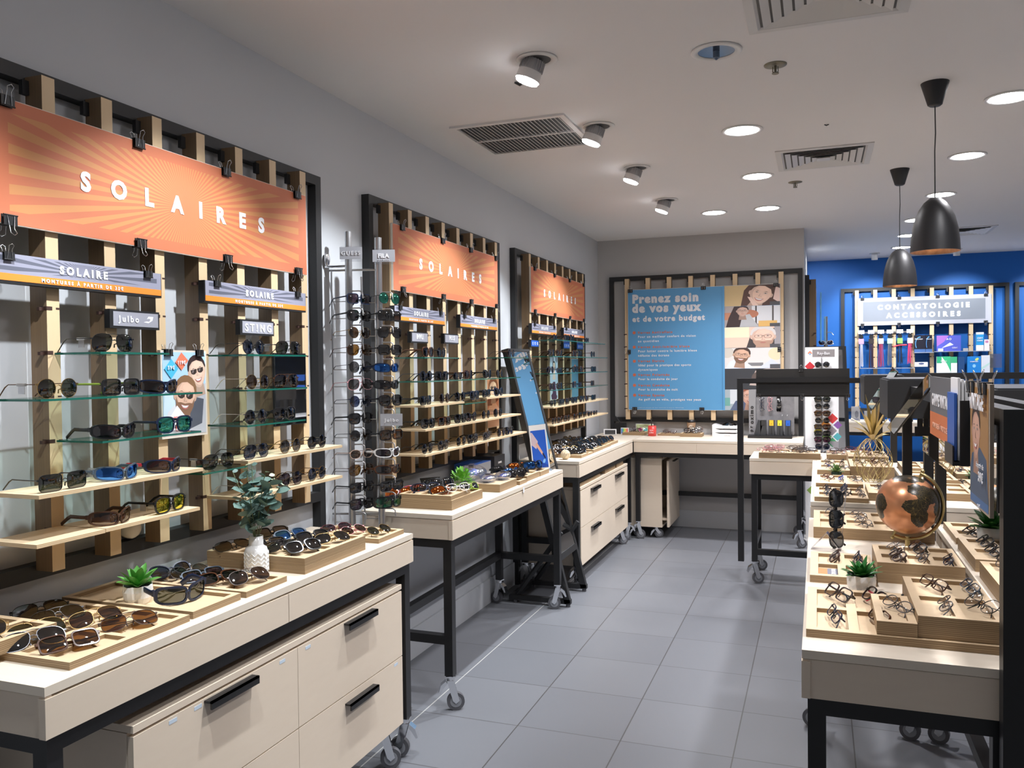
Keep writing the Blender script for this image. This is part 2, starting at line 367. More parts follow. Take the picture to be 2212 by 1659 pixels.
def clip_proto():
    b = MB().prism([(-.019, -.024), (.019, -.024), (.019, .002), (.012, .004), (-.012, .004), (-.019, .002)], -.0015, 0)
    b.prism([(-.019, .002), (.019, .002), (.019, .004), (-.019, .004)], -.009, .012)
    b.box(-.019, .019, .010, .012, -.02, .002); b.box(-.019, .019, -.0105, -.009, -.022, .004); b.cyl((-.02, -.010, -.022), (.02, -.010, -.022), .0022, n=6)
    h = MB()
    for yy, lean in ((-.011, -.012), (.013, .010)):
        h.tube([(-.010, yy, -.02), (-.006, yy+lean*.3, .012), (-.009, yy+lean*.8, .024), (0, yy+lean, .030), (.009, yy+lean*.8, .024), (.006, yy+lean*.3, .012), (.010, yy, -.02)], .0011, 5)
    return b.mesh('clip_body', black), h.mesh('clip_handle', chrome)
CLIP = clip_proto()
def clip(loc, rz, label, group, flip=False, s=1.0, roty=0):
    t = thing('binder_clip', label, 'binder clip', loc, group=group, rot=(0, roty or (PI if flip else 0), rz)); t.scale = (s, s, s)
    if flip: t.rotation_euler = (PI*0, PI, rz)
    if roty: t.rotation_euler = (0, roty, rz)
    link('clip_body', CLIP[0], t); link('clip_handle', CLIP[1], t); return t

def on_panel(P, u, d, z):
    """panel coords: u along the wall, d out from the wall, z up"""
    o, rz = P; c, s = math.cos(rz), math.sin(rz)
    return (o[0] + u*c + d*s, o[1] + u*s - d*c, z)
def slat_panel(name_pos, P, label, slats, sw, ztop, zbot, post_l, post_r, levels, mk_slats=True, feet=0.0, back=None):
    """P origin at wall base; frame 4 cm square tube, slats 6 cm deep hung in front"""
    t = thing('slat_display_panel', label, 'display panel', (P[0][0], P[0][1], 0), P[1])
    W0, W1 = post_l, post_r
    for x in (W0, W1-.04): part('post', MB().box(x, x+.04, -.04, 0, feet, ztop+.03), blackf, t)
    for z in (ztop-.01, zbot-.025): part('rail', MB().box(W0+.04, W1-.04, -.04, 0, z, z+.04), blackf, t)
    for u in slats:
        mb = MB(); zs = [zbot] + [z-.0 for z in levels if zbot < z < ztop] + [ztop]
        mb.box(u, u+sw, -.10, -.04, zbot, ztop, 0)
        for z in levels:
            if z > 1.90 or z < 1.08: continue
            mb.box(u-.0008, u+sw*.42, -.1008, -.075, z-.0065, z+.0035, 1); mb.box(u-.014, u-.0008, -.09, -.080, z-.008, z+.001, 1)
            mb.box(u+sw*.72, u+sw+.0008, -.1008, -.080, z-.0035, z+.0015, 1)
        mb.box(u-.02, u, -.055, -.041, ztop-.05, ztop-.012, 2)
        part('slat', mb, [slat_w, slot_m, blackf], t)
    return t
slot_m = mat('dark_peg', (.045, .018, .012), .6)
LEVELS = [1.006+.1195*k for k in range(12)]
SOL_ART = {}
def solaires(P, u0, u1, z0, z1, label, which, ucl, bold=.05, tw=.817):
    w, h = u1-u0, z1-z0
    t = thing('hanging_sign', label, 'sign', on_panel(P, (u0+u1)/2, .115, (z0+z1)/2), P[1])
    m = rays_mat('orange_sunray_print_%s' % which, orange, (.63, .27, .10), 0, -.005, w/2-.055, h/2-.035, 38)
    b = MB().box(-w/2, w/2, 0, .012, -h/2, h/2, 1); b.box(-w/2+.002, w/2-.002, -.001, .0005, -h/2+.002, h/2-.002, 0)
    part('board', b, [m, edge_w], t)
    spaced_letters('SOLAIRES', t, -.028, .052, w*.60, -.0022, .07)
    for k, u in enumerate(ucl):
        clip(on_panel(P, u, .116, z1), P[1], 'black binder clip on top edge of the %s orange sign, %s from left' % (which, ORD[k]), 'clips on the orange signs')
        clip(on_panel(P, u, .116, z0), P[1], 'black binder clip on bottom edge of the %s orange sign, %s from left' % (which, ORD[k]), 'clips on the orange signs', flip=True)
grey_rays = {}
def small_sign(P, u0, u1, label, which, z0=1.775, z1=1.85):
    w, h = u1-u0, z1-z0
    t = thing('price_sign', label, 'sign', on_panel(P, (u0+u1)/2, .13, (z0+z1)/2), P[1], group='small grey and orange price signs')
    key = round(w, 2)
    m = rays_mat('grey_sunray_print_%s' % key, (.30, .30, .38), (.115, .12, .16), 0, .006, w/2-.02, .0185, 30, low=(-.0125, (.95, .26, .03), .0135))
    part('board', MB().box(-w/2, w/2, 0, .025, -h/2, h/2), black, t)
    part('print', MB().box(-w/2+.004, w/2-.003, -.001, .0005, -h/2+.007, h/2), m, t)
    letters('SOLAIRE', t, 0, .001, .021, min(.16, w*.30), -.0022, .07)
    letters('MONTURES \u00c0 PARTIR DE 35\u20ac', t, 0, -.0265, .0095, w*.47, -.0022, .05)
    for k, f in enumerate((.10, .90)):
        clip(on_panel(P, u0+w*f, .131, z1), P[1], 'black binder clip on the %s end of the %s' % (('left', 'right')[k], which), 'clips on the price signs', s=.75)
def plaque(P, u0, u1, z0, z1, label, body, cap, wd, col=(.34, .34, .39), tc=tprint, sub=None, thick=.02, group='brand plaques on the slats', bold=.03, bz=-.35, extra=None):
    w, h = u1-u0, z1-z0
    t = thing('brand_plaque', label, 'brand plaque', on_panel(P, (u0+u1)/2, .102+thick, (z0+z1)/2), P[1], group=group)
    part('holder', MB().box(-w/2, w/2, 0, thick, -h/2, h/2), black, t)
    part('print', MB().box(-w/2+.012*w/.19, w/2-.006, -.001, .0005, -h/2+.007, h/2-.006), mat('plaque_%d' % int(col[2]*999+col[0]*77), col, .5), t)
    letters(body, t, .003, cap*bz*1.3, cap, wd, -.0022, bold, m=tc)
    if sub: letters(sub, t, .003, -h*.36, .005, wd*.8, -.0022, 0)
    if extra: art('logo', t, extra, y=-.0015)
    return t

# ------------------------------------------------------------------ shelves
def shelf(P, u0, u1, z, label, kind, d=.163):
    t0 = .0055 if kind == 'glass' else .010
    o = on_panel(P, (u0+u1)/2, 0, z)
    n = 'glass_shelf' if kind == 'glass' else 'wooden_shelf'
    mb = MB(); w = u1-u0
    if kind == 'glass': mb.box(-w/2, w/2, -.100-d, -.098, -t0, 0, 0, mside=1)
    else: mb.box(-w/2, w/2, -.100-d, -.098, -t0, 0, 0)
    ob = part(n, mb, [glass, glass_edge] if kind == 'glass' else shelf_w, None, o, (0, 0, P[1]))
    tag(ob, label, 'shelf', '%s shelves on the slat panels' % ('glass' if kind == 'glass' else 'wooden')); return ob

# ------------------------------------------------------------------ spectacles and sunglasses
SH = {  # lens width, height, exponent, rim, depth, temple half-height, wrap
 'aviator': (.058, .048, 2.6, .0009, .002, .0012, 1.2), 'round': (.050, .048, 2.0, .0010, .002, .0012, .8),
 'square': (.054, .040, 4.2, .0030, .004, .0030, 1.0), 'classic': (.053, .043, 2.9, .0035, .0045, .0035, 1.2),
 'pilot': (.060, .042, 4.5, .0012, .002, .0016, 1.2), 'sport': (.062, .034, 3.0, .0032, .005, .0050, 7.0),
 'oval': (.052, .036, 2.3, .0016, .0025, .0016, 1.0), 'slim': (.052, .032, 3.6, .0020, .0028, .0022, 1.0),
 'shield': (.068, .042, 3.4, .0050, .006, .0080, 6.0), 'cat': (.054, .042, 2.4, .0035, .004, .0032, 1.5)}
def lens_outline(kind, s, grow=0.0, n=22):
    w, h, e = SH[kind][:3]; out = []
    for i in range(n):
        t = 2*PI*i/n; c, sn = math.cos(t), math.sin(t)
        u = (w/2+grow)*math.copysign(abs(c)**(2/e), c); v = (h/2+grow)*math.copysign(abs(sn)**(2/e), sn)
        k = v/(h/2)
        if kind == 'aviator': u = u*(1 + .06*k) + s*(-.0035*k); 
        if kind in ('classic', 'cat'): u *= 1+.06*k
        if kind == 'cat': v += .005*s*(u/(w/2)) * (k > 0)
        if kind == 'sport': v += s*u*.10
        if kind == 'shield': v += s*u*.03
        out.append((u, v))
    return out
_G = {}
def g_mesh(kind, fold):
    if (kind, fold) in _G: return _G[(kind, fold)]
    w, h, e, rim, dep, th, wr = SH[kind]; zc = h/2+rim; c = w/2 + (.0085 if kind not in ('sport', 'shield') else .006)
    X = lambda y: -wr*y*y
    fr = MB(); ls = []
    for s in (1, -1):
        o = lens_outline(kind, s, rim); i_ = lens_outline(kind, s, -.0002); n = len(o)
        V = []
        for q, dx in ((o, dep/2), (i_, dep/2), (i_, -dep/2), (o, -dep/2)):
            V += [(X(s*c+u)+dx, s*c+u, zc+v) for u, v in q]
        F = []
        for i in range(n):
            j = (i+1) % n
            for a in range(4): b = (a+1) % 4; F.append((a*n+i, a*n+j, b*n+j, b*n+i))
        fr.add(V, F, 0, False)
        lm = MB(); V = [(X(s*c)+.0028, s*c, zc)]
        mid = [(u*.6, v*.6) for u, v in i_]
        V += [(X(s*c+u)+.0020, s*c+u, zc+v) for u, v in mid] + [(X(s*c+u)+.0004, s*c+u, zc+v) for u, v in i_]
        F = [(0, 1+i, 1+(i+1) % n) for i in range(n)] + [(1+i, 1+n+i, 1+n+(i+1) % n, 1+(i+1) % n) for i in range(n)]
        lm.add(V, F, 0, True); ls.append(lm)
        yo = s*(c+w/2+rim); fr.box(X(yo)-dep, X(yo)+dep/2, min(yo-s*.002, yo+s*.004), max(yo-s*.002, yo+s*.004), zc+h*.22-th-.0008, zc+h*.22+th+.0008)
    zb = zc+h*.16; br = c-w/2
    fr.tube([(0.0, -br-.001, zb-.003), (.0012, 0, zb+.001), (0.0, br+.001, zb-.003)], max(.0012, rim*.7), 6)
    if kind in ('aviator', 'pilot'): fr.tube([(X(.018), -.022, zc+h*.47), (.001, 0, zc+h*.50), (X(.018), .022, zc+h*.47)], .001, 6)
    for s in (1, -1): fr.tube([(-.001, s*(br+.001), zc-.002), (-.008, s*.008, zc-.004), (-.008, s*.007, zc-.013)], .0018, 5)
    ts = []; yh = c+w/2+rim+.003; zh = zc+h*.22
    for s in (1, -1):
        tm = MB(); xh = X(yh)
        if not fold:
            pts = [(xh, s*yh, zh), (-.05, s*(yh+.001), zh), (-.095, s*(yh-.002), zh), (-.110, s*(yh-.005), zh-.007), (-.138, s*(yh-.010), max(.003, zh-.036))]
            tm.tube(pts, 1, 6, rs=[(.0014, th), (.0014, th), (.0014, th), (.0016, th+.0006), (.0014, th+.0003)], flat=(0, 0, 1))
        else:
            x0 = xh-.007 - (.006 if s > 0 else 0)
            pts = [(xh, s*yh, zh), (x0, s*(yh-.001), zh-.001), (x0-.001, s*(yh-.02), zh-.002), (x0-.002, -s*(yh-.045), zh-.004), (x0-.003, -s*(yh-.030), zh-.010), (x0-.004, -s*(yh-.012), zh-.034)]
            tm.tube(pts, 1, 6, rs=[(.0014, th)]*4+[(.0016, th+.0006), (.0014, th)], flat=(0, 0, 1))
        ts.append(tm)
    _G[(kind, fold)] = (fr, ls, ts, {}); return _G[(kind, fold)]
NICE = {'square': 'square', 'classic': 'wide plastic', 'sport': 'wraparound sports', 'pilot': 'rectangular pilot', 'shield': 'chunky wraparound', 'cat': 'cat-eye', 'slim': 'slim rectangular'}
def glasses(kind, fc, lc, loc, rz=0, tilt=0, fold=False, ctx='', group=None, roll=0, tc=None, s=1.0, card=False):
    fr, ls, ts, cache = g_mesh(kind, fold); tc = tc or fc
    k = (fc, lc, tc)
    if k not in cache:
        cache[k] = (fr.mesh('frame', FR[fc]), [l.mesh('lens', LENS[lc]) for l in ls], [q.mesh('temple', FR[tc]) for q in ts])
    F, L, Tm = cache[k]; opt = lc == 'clear'
    nm = 'spectacles' if opt else 'sunglasses'
    kn = NICE.get(kind, kind)
    lens = '' if opt or lc == fc else ' with %s lenses' % ('mirrored ' + lc[7:] if lc.startswith('mirror') else lc)
    label = '%s %s %s%s%s' % (fc, kn, nm, lens, (', ' if ctx else '') + ctx)
    if len(label.split()) > 16: label = '%s %s %s%s' % (fc, kn, nm, (', ' if ctx else '') + ctx)
    if len(label.split()) > 16: label = '%s %s%s' % (fc, nm, (', ' if ctx else '') + ctx)
    t = thing(nm, label, 'glasses', loc, group=group); t.rotation_mode = 'XYZ'
    M = Matrix.Rotation(rz, 4, 'Z') @ Matrix.Rotation(-tilt, 4, 'Y') @ Matrix.Rotation(roll, 4, 'X')
    t.rotation_euler = M.to_euler(); t.scale = (s, s, s)
    link('frame', F, t)
    for q in L: link('lens', q, t)
    for q in Tm: link('temple', q, t)
    if card:
        link('price_tag', CARD, t, (-.045, -.066, .028))
    return t
CARD = MB().box(-.010, .010, -.001, .001, -.016, .004).cyl((-.014, 0, .007), (.014, 0, .007), .0035, n=8).mesh('price_tag', tinted('price_tag_film', (.7, .7, .72), g=.3, rough=.3))

# ------------------------------------------------------------------ furniture
def caster(parent, x, y, zt, ang=0):
    """swivel castor hanging from a leg end at height zt"""
    h = zt; c = MB(); M = Matrix.Translation((x, y, 0)) @ Matrix.Rotation(ang, 4, 'Z')
    c.box(-.022, .022, -.022, .022, h-.006, h, 0, M); 
    for s in (-1, 1): c.prism([(-.018, h-.02), (.014, h-.02), (.038, .045), (.022, .032), (.008, .045)], s*.017-.0015, s*.017+.0015, 0, M)
    c.xf(Matrix()); a = M @ Vector((0, 0, h-.03)); b = M @ Vector((0, 0, h-.004)); c.cyl(a, b, .018, n=12)
    fork = part('caster', c, chrome, parent)
    w = MB(); a = M @ Vector((.022, -.012, .040)); b = M @ Vector((.022, .012, .040)); w.cyl(a, b, .040, n=22)
    part('wheel', w, rubber, fork)
    hb = MB(); hb.cyl(M @ Vector((.022, -.0135, .040)), M @ Vector((.022, .0135, .040)), .026, n=18); hb.cyl(M @ Vector((.022, -.019, .040)), M @ Vector((.022, .019, .040)), .006, n=10, mi=1)
    part('hub', hb, [hub_m, chrome], fork)
    br = MB().prism([(-.022, h-.022), (-.045, h-.040), (-.056, h-.075), (-.048, h-.078), (-.030, h-.050), (-.016, h-.034)], -.016, .016, 0, M)
    part('brake', br, chrome, fork)
rubber = mat('grey_rubber', (.10, .10, .11), .6); hub_m = mat('grey_plastic_hub', (.26, .27, .29), .5)
def table(label, x0, x1, y0, y1, h=.89, front='+x', seams=(), rails='side', legb=.158, rot=0, apron=.112, castang=(0.2, .5, 2.9, 3.4), legs=None, group=None, name='display_table', sidepanel=True):
    ox, oy = (x0+x1)/2, (y0+y1)/2; a, b = (x1-x0)/2, (y1-y0)/2
    t = thing(name, label, 'table', (ox, oy, 0), rot, group)
    part('tabletop', MB().box(-a, a, -b, b, h-.020, h), birch_top, t)
    ap = MB(); zz = h-apron; e = .003
    # recessed box under the top plus drawer-like front boards
    ap.box(-a+.02, a-.02, -b+.02, b-.02, zz+.002, h-.026)
    ap.box(-a+e, a-e, -b+e, -b+.02, zz, h-.022); ap.box(-a+e, a-e, b-.02, b-e, zz, h-.022)
    part('apron', ap, birch, t)
    fx = {'+x': (a-.018, a), '-x': (-a, -a+.018)}.get(front)
    if fx:
        ss = [-b] + [s-oy for s in seams] + [b]
        for i in range(len(ss)-1): part('front_board', MB().box(fx[0]+(.0 if front == '+x' else -.001), fx[1]+(.001 if front == '+x' else 0), ss[i]+(.0015 if i else 0), ss[i+1]-.0015, zz, h-.026), birch, t)
    else:
        ss = [-a] + [s-ox for s in seams] + [a]
        for i in range(len(ss)-1): part('front_board', MB().box(ss[i]+.0015, ss[i+1]-.0015, -b-.001, -b+.018, zz, h-.026), birch, t)
    L = .04; zl = zz
    fr = MB(); i = .012
    for yy in (-b+i, b-i-L): fr.box(-a+i+L, a-i-L, yy, yy+L, zl-L, zl)
    for xx in (-a+i, a-i-L): fr.box(xx, xx+L, -b+i+L, b-i-L, zl-L, zl)
    part('frame_rail', fr, black, t)
    pos = legs or [(-a+i, -b+i), (a-i-L, -b+i), (-a+i, b-i-L), (a-i-L, b-i-L)]
    for k, (px, py) in enumerate(pos):
        part('leg', MB().box(px, px+L, py, py+L, legb, zl), black, t); caster(t, px+L/2, py+L/2, legb, castang[k % 4])
    if rails:
        for yy in ((-b+i, b-i-L) if front != '-y' else ()): part('stretcher', MB().box(-a+i+L, a-i-L, yy, yy+L, .30, .34), black, t)
        xx = -a+i if front == '+x' else a-i-L
        if front == '-y': part('stretcher', MB().box(-a+i+L, a-i-L, b-i-L+.001, b-i-.001, .31, .35), black, t)
        else: part('stretcher', MB().box(xx, xx+L, -b+i+L, b-i-L, .30, .34), black, t)
    return t
def drawer_unit(label, x0, x1, y0, y1, z0, z1, cols, rows, handles, tags=()):
    """rolling drawer cabinet, fronts facing +x"""
    t = thing('drawer_cabinet', label, 'drawer cabinet', (x1, y0, 0), 0)
    D = x1-x0; Wd = y1-y0
    part('body', MB().box(-D, -.02, .0, Wd, z0, z1-.02), birch, t)
    part('cabinet_top', MB().box(-D, 0, 0, Wd, z1-.018, z1), birch, t)
    ys = [0] + [c-y0 for c in cols] + [Wd]; zs = [z0] + list(rows) + [z1-.024]; dk = 0
    for j in range(len(zs)-1):
        for i in range(len(ys)-1):
            d = part('drawer', MB().box(-.018, 0, ys[i]+(.001 if i else 0), ys[i+1]-.001, zs[j]+.002, zs[j+1]-.002), birch, t)
            for (ha, hb, hz) in handles:
                if ys[i] <= ha-y0 < ys[i+1] and zs[j] < hz <= zs[j+1]:
                    part('handle', MB().box(.0, .026, ha-y0, hb-y0, hz-.004, hz+.002).box(.020, .026, ha-y0, hb-y0, hz-.020, hz+.002), black, d)
            for (ta, tz) in tags:
                if ys[i] <= ta-y0 < ys[i+1] and zs[j] < tz <= zs[j+1]: part('sticker', MB().box(0, .0006, ta-y0, ta-y0+.028, tz-.007, tz+.003), mat('sticker_pale_blue', (.6, .7, .8), .5), d)
    for px in (-D+.05, -.05):
        for py in (.06, Wd-.06): caster(t, px, py, z0, .5)
    return t
def tray(x0, x1, y0, y1, z0, z1, nx, ny, label, group, rim=.018, m=None, dep=None, name='display_tray'):
    ox, oy = (x0+x1)/2, (y0+y1)/2; a, b = (x1-x0)/2, (y1-y0)/2; H = z1-z0; dep = dep or min(.010, H*.6)
    mb = MB().box(-a, a, -b, b, 0, H-dep)
    if nx:
        cw = (2*a-rim*(nx+1))/nx; ch = (2*b-rim*(ny+1))/ny
        for j in range(ny+1): y = -b + j*(ch+rim); mb.box(-a, a, y, y+rim, H-dep, H)
        for i in range(nx+1):
            x = -a + i*(cw+rim)
            for j in range(ny): y = -b+rim + j*(ch+rim); mb.box(x, x+rim, y, y+ch, H-dep, H)
    else: mb.box(-a, a, -b, b, H-dep, H)
    o = part(name, mb, m or tray_w, None, (ox, oy, z0)); tag(o, label, 'tray', group)
    cells = []
    if nx:
        for j in range(ny):
            for i in range(nx): cells.append((x0+rim+(cw+rim)*i+cw/2, y0+rim+(ch+rim)*j+ch/2, z1-dep))
    return cells
# ------------------------------------------------------------------ plants and vases
def leaf(mb, base, d, L, w, bend, mi=0, n=6, up=(0, 0, 1), cup=.25, tip=.0):
    base = Vector(base); d = Vector(d).normalized(); side = d.cross(Vector(up)); side = side.normalized() if side.length > 1e-3 else Vector((1, 0, 0)); V = []; p = base.copy(); dd = d.copy()
    for k in range(n+1):
        f = k/n; ww = w*(math.sin(PI*min(1, f*.93+.07))**.7)*(1-f*tip)
        nrm = side.cross(dd).normalized()
        V += [p - side*ww/2 + nrm*cup*ww*.5, p + nrm*0, p + side*ww/2 + nrm*cup*ww*.5]
        p = p + dd*(L/n); dd = (dd + Vector((0, 0, -bend/n))).normalized()
    F = []
    for k in range(n): F += [(3*k, 3*k+1, 3*k+4, 3*k+3), (3*k+1, 3*k+2, 3*k+5, 3*k+4)]
    mb.add(V, F, mi, True)
def succulent(loc, label, r=.04, h=.05, L=.06, n=20, pot='facet', seed=1, lw=.02, group=None, potm=None, leafm=None, nm='potted_succulent', tilt=.55):
    rnd = random.Random(seed); t = thing(nm, label, 'potted plant', loc, group=group)
    p = MB()
    if pot == 'facet':
        N = 16; V = []
        for (rr, z, am) in ((.72, 0, 0), (.95, .35, .0), (1.02, .7, .02), (.98, 1.0, .05), (.90, .98, 0), (.82, .8, 0)):
            for i in range(N): a = 2*PI*i/N; q = rr*(1+am*(1 if i % 2 else -1)); V.append((r*q*math.cos(a), r*q*math.sin(a), h*(z+ (.06 if i % 2 and z > .9 else 0))))
        p.add(V, [(k*N+i, k*N+(i+1) % N, (k+1)*N+(i+1) % N, (k+1)*N+i) for k in range(5) for i in range(N)]); p.add(V[:N], [list(range(N))[::-1]])
    else:
        p.lathe([(r*.8, 0), (r*.95, h*.5), (r, h), (r*.92, h), (r*.85, h*.8)]); p.add([(r*.8*math.cos(2*PI*i/20), r*.8*math.sin(2*PI*i/20), 0) for i in range(20)], [list(range(20))])
    part('pot', p, potm or white_gloss, t)
    so = MB().cyl((0, 0, h*.72), (0, 0, h*.82), r*.82, n=20); part('soil', so, mat('dark_soil', (.03, .025, .02), .9), t)
    lv = MB()
    for i in range(n):
        a = i*2.4; el = .25 + 1.15*(1 - i/n)*tilt*2 if 0 else (1.35 - 1.05*(i/n))
        d = (math.cos(a)*math.cos(el), math.sin(a)*math.cos(el), math.sin(el))
        leaf(lv, (math.cos(a)*r*.12, math.sin(a)*r*.12, h*.8), d, L*(.75+.35*rnd.random()), lw*(.8+.4*rnd.random()), .25, up=(0, 0, 1), cup=.5)
    part('leaves', lv, leafm or green, t); return t
white_gloss = mat('white_ceramic', (.84, .84, .83), .22, coat=.3)

# ================================================================== LEFT WALL
PL = ((-2.04, 0), PI/2)
def panel_row(first, pitch, n=8): return [first+pitch*k for k in range(n)]
slat_panel(0, PL, 'nearest tall black framed display panel of upright plywood slats, left wall', panel_row(1.460, .1955), .04, 2.343, 1.01, 1.24, 3.07, LEVELS)
slat_panel(0, PL, 'middle black framed display panel of plywood slats, behind the steel rod rack', panel_row(3.562, .1995), .041, 2.350, 1.015, 3.475, 5.20, LEVELS)
slat_panel(0, PL, 'farthest left wall display panel of plywood slats, beside the room corner', panel_row(5.626, .2045), .042, 2.360, 1.02, 5.50, 7.37, LEVELS)
PN = ['nearest', 'middle', 'farthest']
solaires(PL, 1.486, 2.846, 1.926, 2.245, 'nearest and largest looking orange SOLAIRES sign with sunray print on plywood slats', 'nearest', [1.535, 1.970, 2.363, 2.780])
solaires(PL, 3.568, 4.962, 1.928, 2.252, 'middle orange SOLAIRES sign with sunray print, right of the steel rod rack', 'middle', [3.66, 4.13, 4.52, 4.93])
solaires(PL, 5.622, 7.075, 1.940, 2.268, 'farthest and smallest looking orange SOLAIRES sign, near the room corner', 'farthest', [5.70, 6.18, 6.60, 7.03])
for k, (a, b, c, d, zz) in enumerate([(1.462, 2.040, 2.232, 2.812, 0), (3.545, 4.121, 4.328, 4.906, .002), (5.588, 6.175, 6.378, 6.998, .010)]):
    small_sign(PL, a, b, 'grey and orange SOLAIRE price sign on the left half of the %s slat panel' % PN[k], 'left price sign of the %s panel' % PN[k], 1.775+zz, 1.850+zz)
    small_sign(PL, c, d, 'grey and orange SOLAIRE price sign on the right half of the %s slat panel' % PN[k], 'right price sign of the %s panel' % PN[k], 1.775+zz, 1.850+zz)
W_ = (.92, .92, .95)
jl = [('p', [(.030, -.006), (.050, -.008), (.066, .000), (.070, .012), (.050, .012), (.044, .004), (.052, .006), (.058, .004), (.054, -.003), (.042, -.003)], W_)]
t = plaque(PL, 1.845, 2.037, 1.676, 1.731, 'grey Julbo brand plaque in black holder above the top left glass shelf', 'Julbo', .019, .078, extra=jl)
for c in t.children:
    if c.name.startswith('lettering'): c.location.x = -.028; c.location.z = -.008
plaque(PL, 2.420, 2.615, 1.675, 1.730, 'grey STING brand plaque in black holder, nearest panel, right half', 'ST!NG', .028, .150, bz=-.38)
plaque(PL, 3.732, 3.926, 1.678, 1.734, 'grey INVU brand plaque in black holder, middle panel, left half', 'INVU.', .026, .080, bz=-.25)
plaque(PL, 4.126, 4.321, 1.682, 1.737, 'grey H.I.S brand plaque in black holder, middle panel', 'H.I.S', .026, .07, sub='EYEWEAR', bz=-.2)
for k, (a, b) in enumerate([(5.587, 5.769), (6.389, 6.574), (6.782, 6.989)]):
    plaque(PL, a, b, 1.690, 1.744, 'small blue EKO plaque on the farthest slat panel, %s of three from left' % ORD[k], 'EKO', .022, .12, col=(.01, .10, .52), group='blue EKO plaques', bz=-.38)

# hanging pictures and mirror on the panels
def picture(P, u0, u1, z0, z1, label, items, d=.115, board=edge_w, clips=(), which='', cat='poster', thick=.012, name='hanging_poster'):
    w, h = u1-u0, z1-z0
    t = thing(name, label, cat, on_panel(P, (u0+u1)/2, d, (z0+z1)/2), P[1])
    part('board', MB().box(-w/2, w/2, 0, thick, -h/2, h/2), board, t)
    if items: art('print', t, items, y=-.0006)
    for k, u in enumerate(clips): clip(on_panel(P, u, d+.001, z1), P[1], 'black binder clip on top edge of the %s, %s from left' % (which, ORD[k]), 'clips on the small posters', s=.8)
    return t
skin1, skin2 = (.80, .52, .38), (.86, .60, .46)
w, h = .205, .28
base = [('r', 0, 0, 1, 1, (.45, .68, .90)), ('e', .25, .35, .5, .25, 0, (.62, .78, .93)), ('p', [(.62, 0), (1, 0), (1, .62), (.72, .55), (.55, .35)], (.55, .56, .60)), ('p', [(.30, 0), (.9, .12), (.95, .42), (.75, .45), (.45, .30)], (.10, .11, .14)), ('p', [(.0, .02), (.10, .28), (.32, .40), (.5, .2), (.5, 0), (0, 0)], (.72, .74, .78))]
base += face(.80, .76, .17, skin2, (.04, .02, .02), 1.45, 12, 'sun')
base += face(.50, .46, .21, skin1, (.25, .13, .06), 1.38, -6, 'sun', beard=(.28, .15, .09))
base += [('p', [(.42, .78), (.58, .90), (.42, 1.02-.02), (.28, .88)], (.90, .22, .12)), ('p', [(.18, .68), (.34, .80), (.19, .92), (.03, .80)], (.08, .52, .78)), ('p', [(.30, .02), (.52, .2), (.30, .36), (.06, .16)], (.9, .9, .92))]
t = picture(PL, 2.046, 2.252, 1.335, 1.615, 'small poster of a laughing couple in sunglasses with prices, nearest slat panel', fit(base, -w/2+.006, -h/2+.008, w/2-.006, h/2-.006), clips=(2.075, 2.215), which='laughing couple poster')
letters('119\u20ac', t, -.017, .095, .012, .034, -.006); letters('59\u20ac', t, -.064, .079, .012, .030, -.006)
letters('SOIN', t, -.04, -.082, .011, .034, -.006, m=mat('print_red', (.75, .12, .10), .5)); letters('FIL', t, -.036, -.112, .011, .024, -.006, m=mat('print_red', (.75, .12, .10), .5))
mirror_m = mat('mirror_silver', (.93, .94, .94), .015, 1)
t = thing('wall_mirror', 'small rectangular mirror hung on the right slats of the nearest panel', 'mirror', on_panel(PL, 2.732, .110, 1.473), PL[1])
part('frame', MB().box(-.103, .103, 0, .008, -.14, .14), black, t); part('mirror_glass', MB().box(-.099, .099, -.0015, .0005, -.136, .136), mirror_m, t)
w, h = .20, .55
port = [('r', 0, 0, 1, 1, (.70, .30, .16)), ('p', [(.0, 0), (1, 0), (1, .35), (.7, .5), (.3, .5), (0, .35)], (.85, .55, .40)), ('p', [(.3, .48), (.7, .48), (.62, .62), (.38, .62)], (.75, .42, .28))] + face(.5, .78, .17, (.88, .60, .45), (.25, .08, .03), 2.3, 0, 'sun', longh=True)
picture(PL, 4.762, 4.963, 1.17, 1.486, 'orange toned poster of a woman in sunglasses, right end of middle slat panel', fit(port, -.097, -.155, .097, .155))
pos = [('r', 0, 0, 1, 1, (.55, .68, .86)), ('r', 0, 0, 1, .06, (.85, .85, .85)), ('p', [(.35, .45), (.65, .45), (.78, .15), (.9, .12), (.8, .05), (.2, .05), (.12, .15), (.3, .2)], (.07, .02, .07)), ('p', [(.3, .5), (.7, .5), (.62, .72), (.40, .72)], (.86, .66, .58))] + face(.5, .82, .075, (.88, .66, .56), (.02, .01, .01), 2.2, 0, longh=True)
picture(PL, 6.048, 6.256, 1.27, 1.625, 'narrow pale blue poster of a dark haired woman, farthest slat panel', fit(pos, -.1, -.172, .1, .172))
pt = [('r', 0, 0, 1, 1, (.10, .27, .42)), ('e', .5, .80, .14, .06, 0, (.75, .25, .12)), ('e', .5, .38, .14, .06, 0, (.75, .25, .12))]
picture(PL, 6.645, 6.846, 1.275, 1.615, 'narrow petrol blue card with two orange dots, farthest slat panel', fit(pt, -.098, -.165, .098, .165))

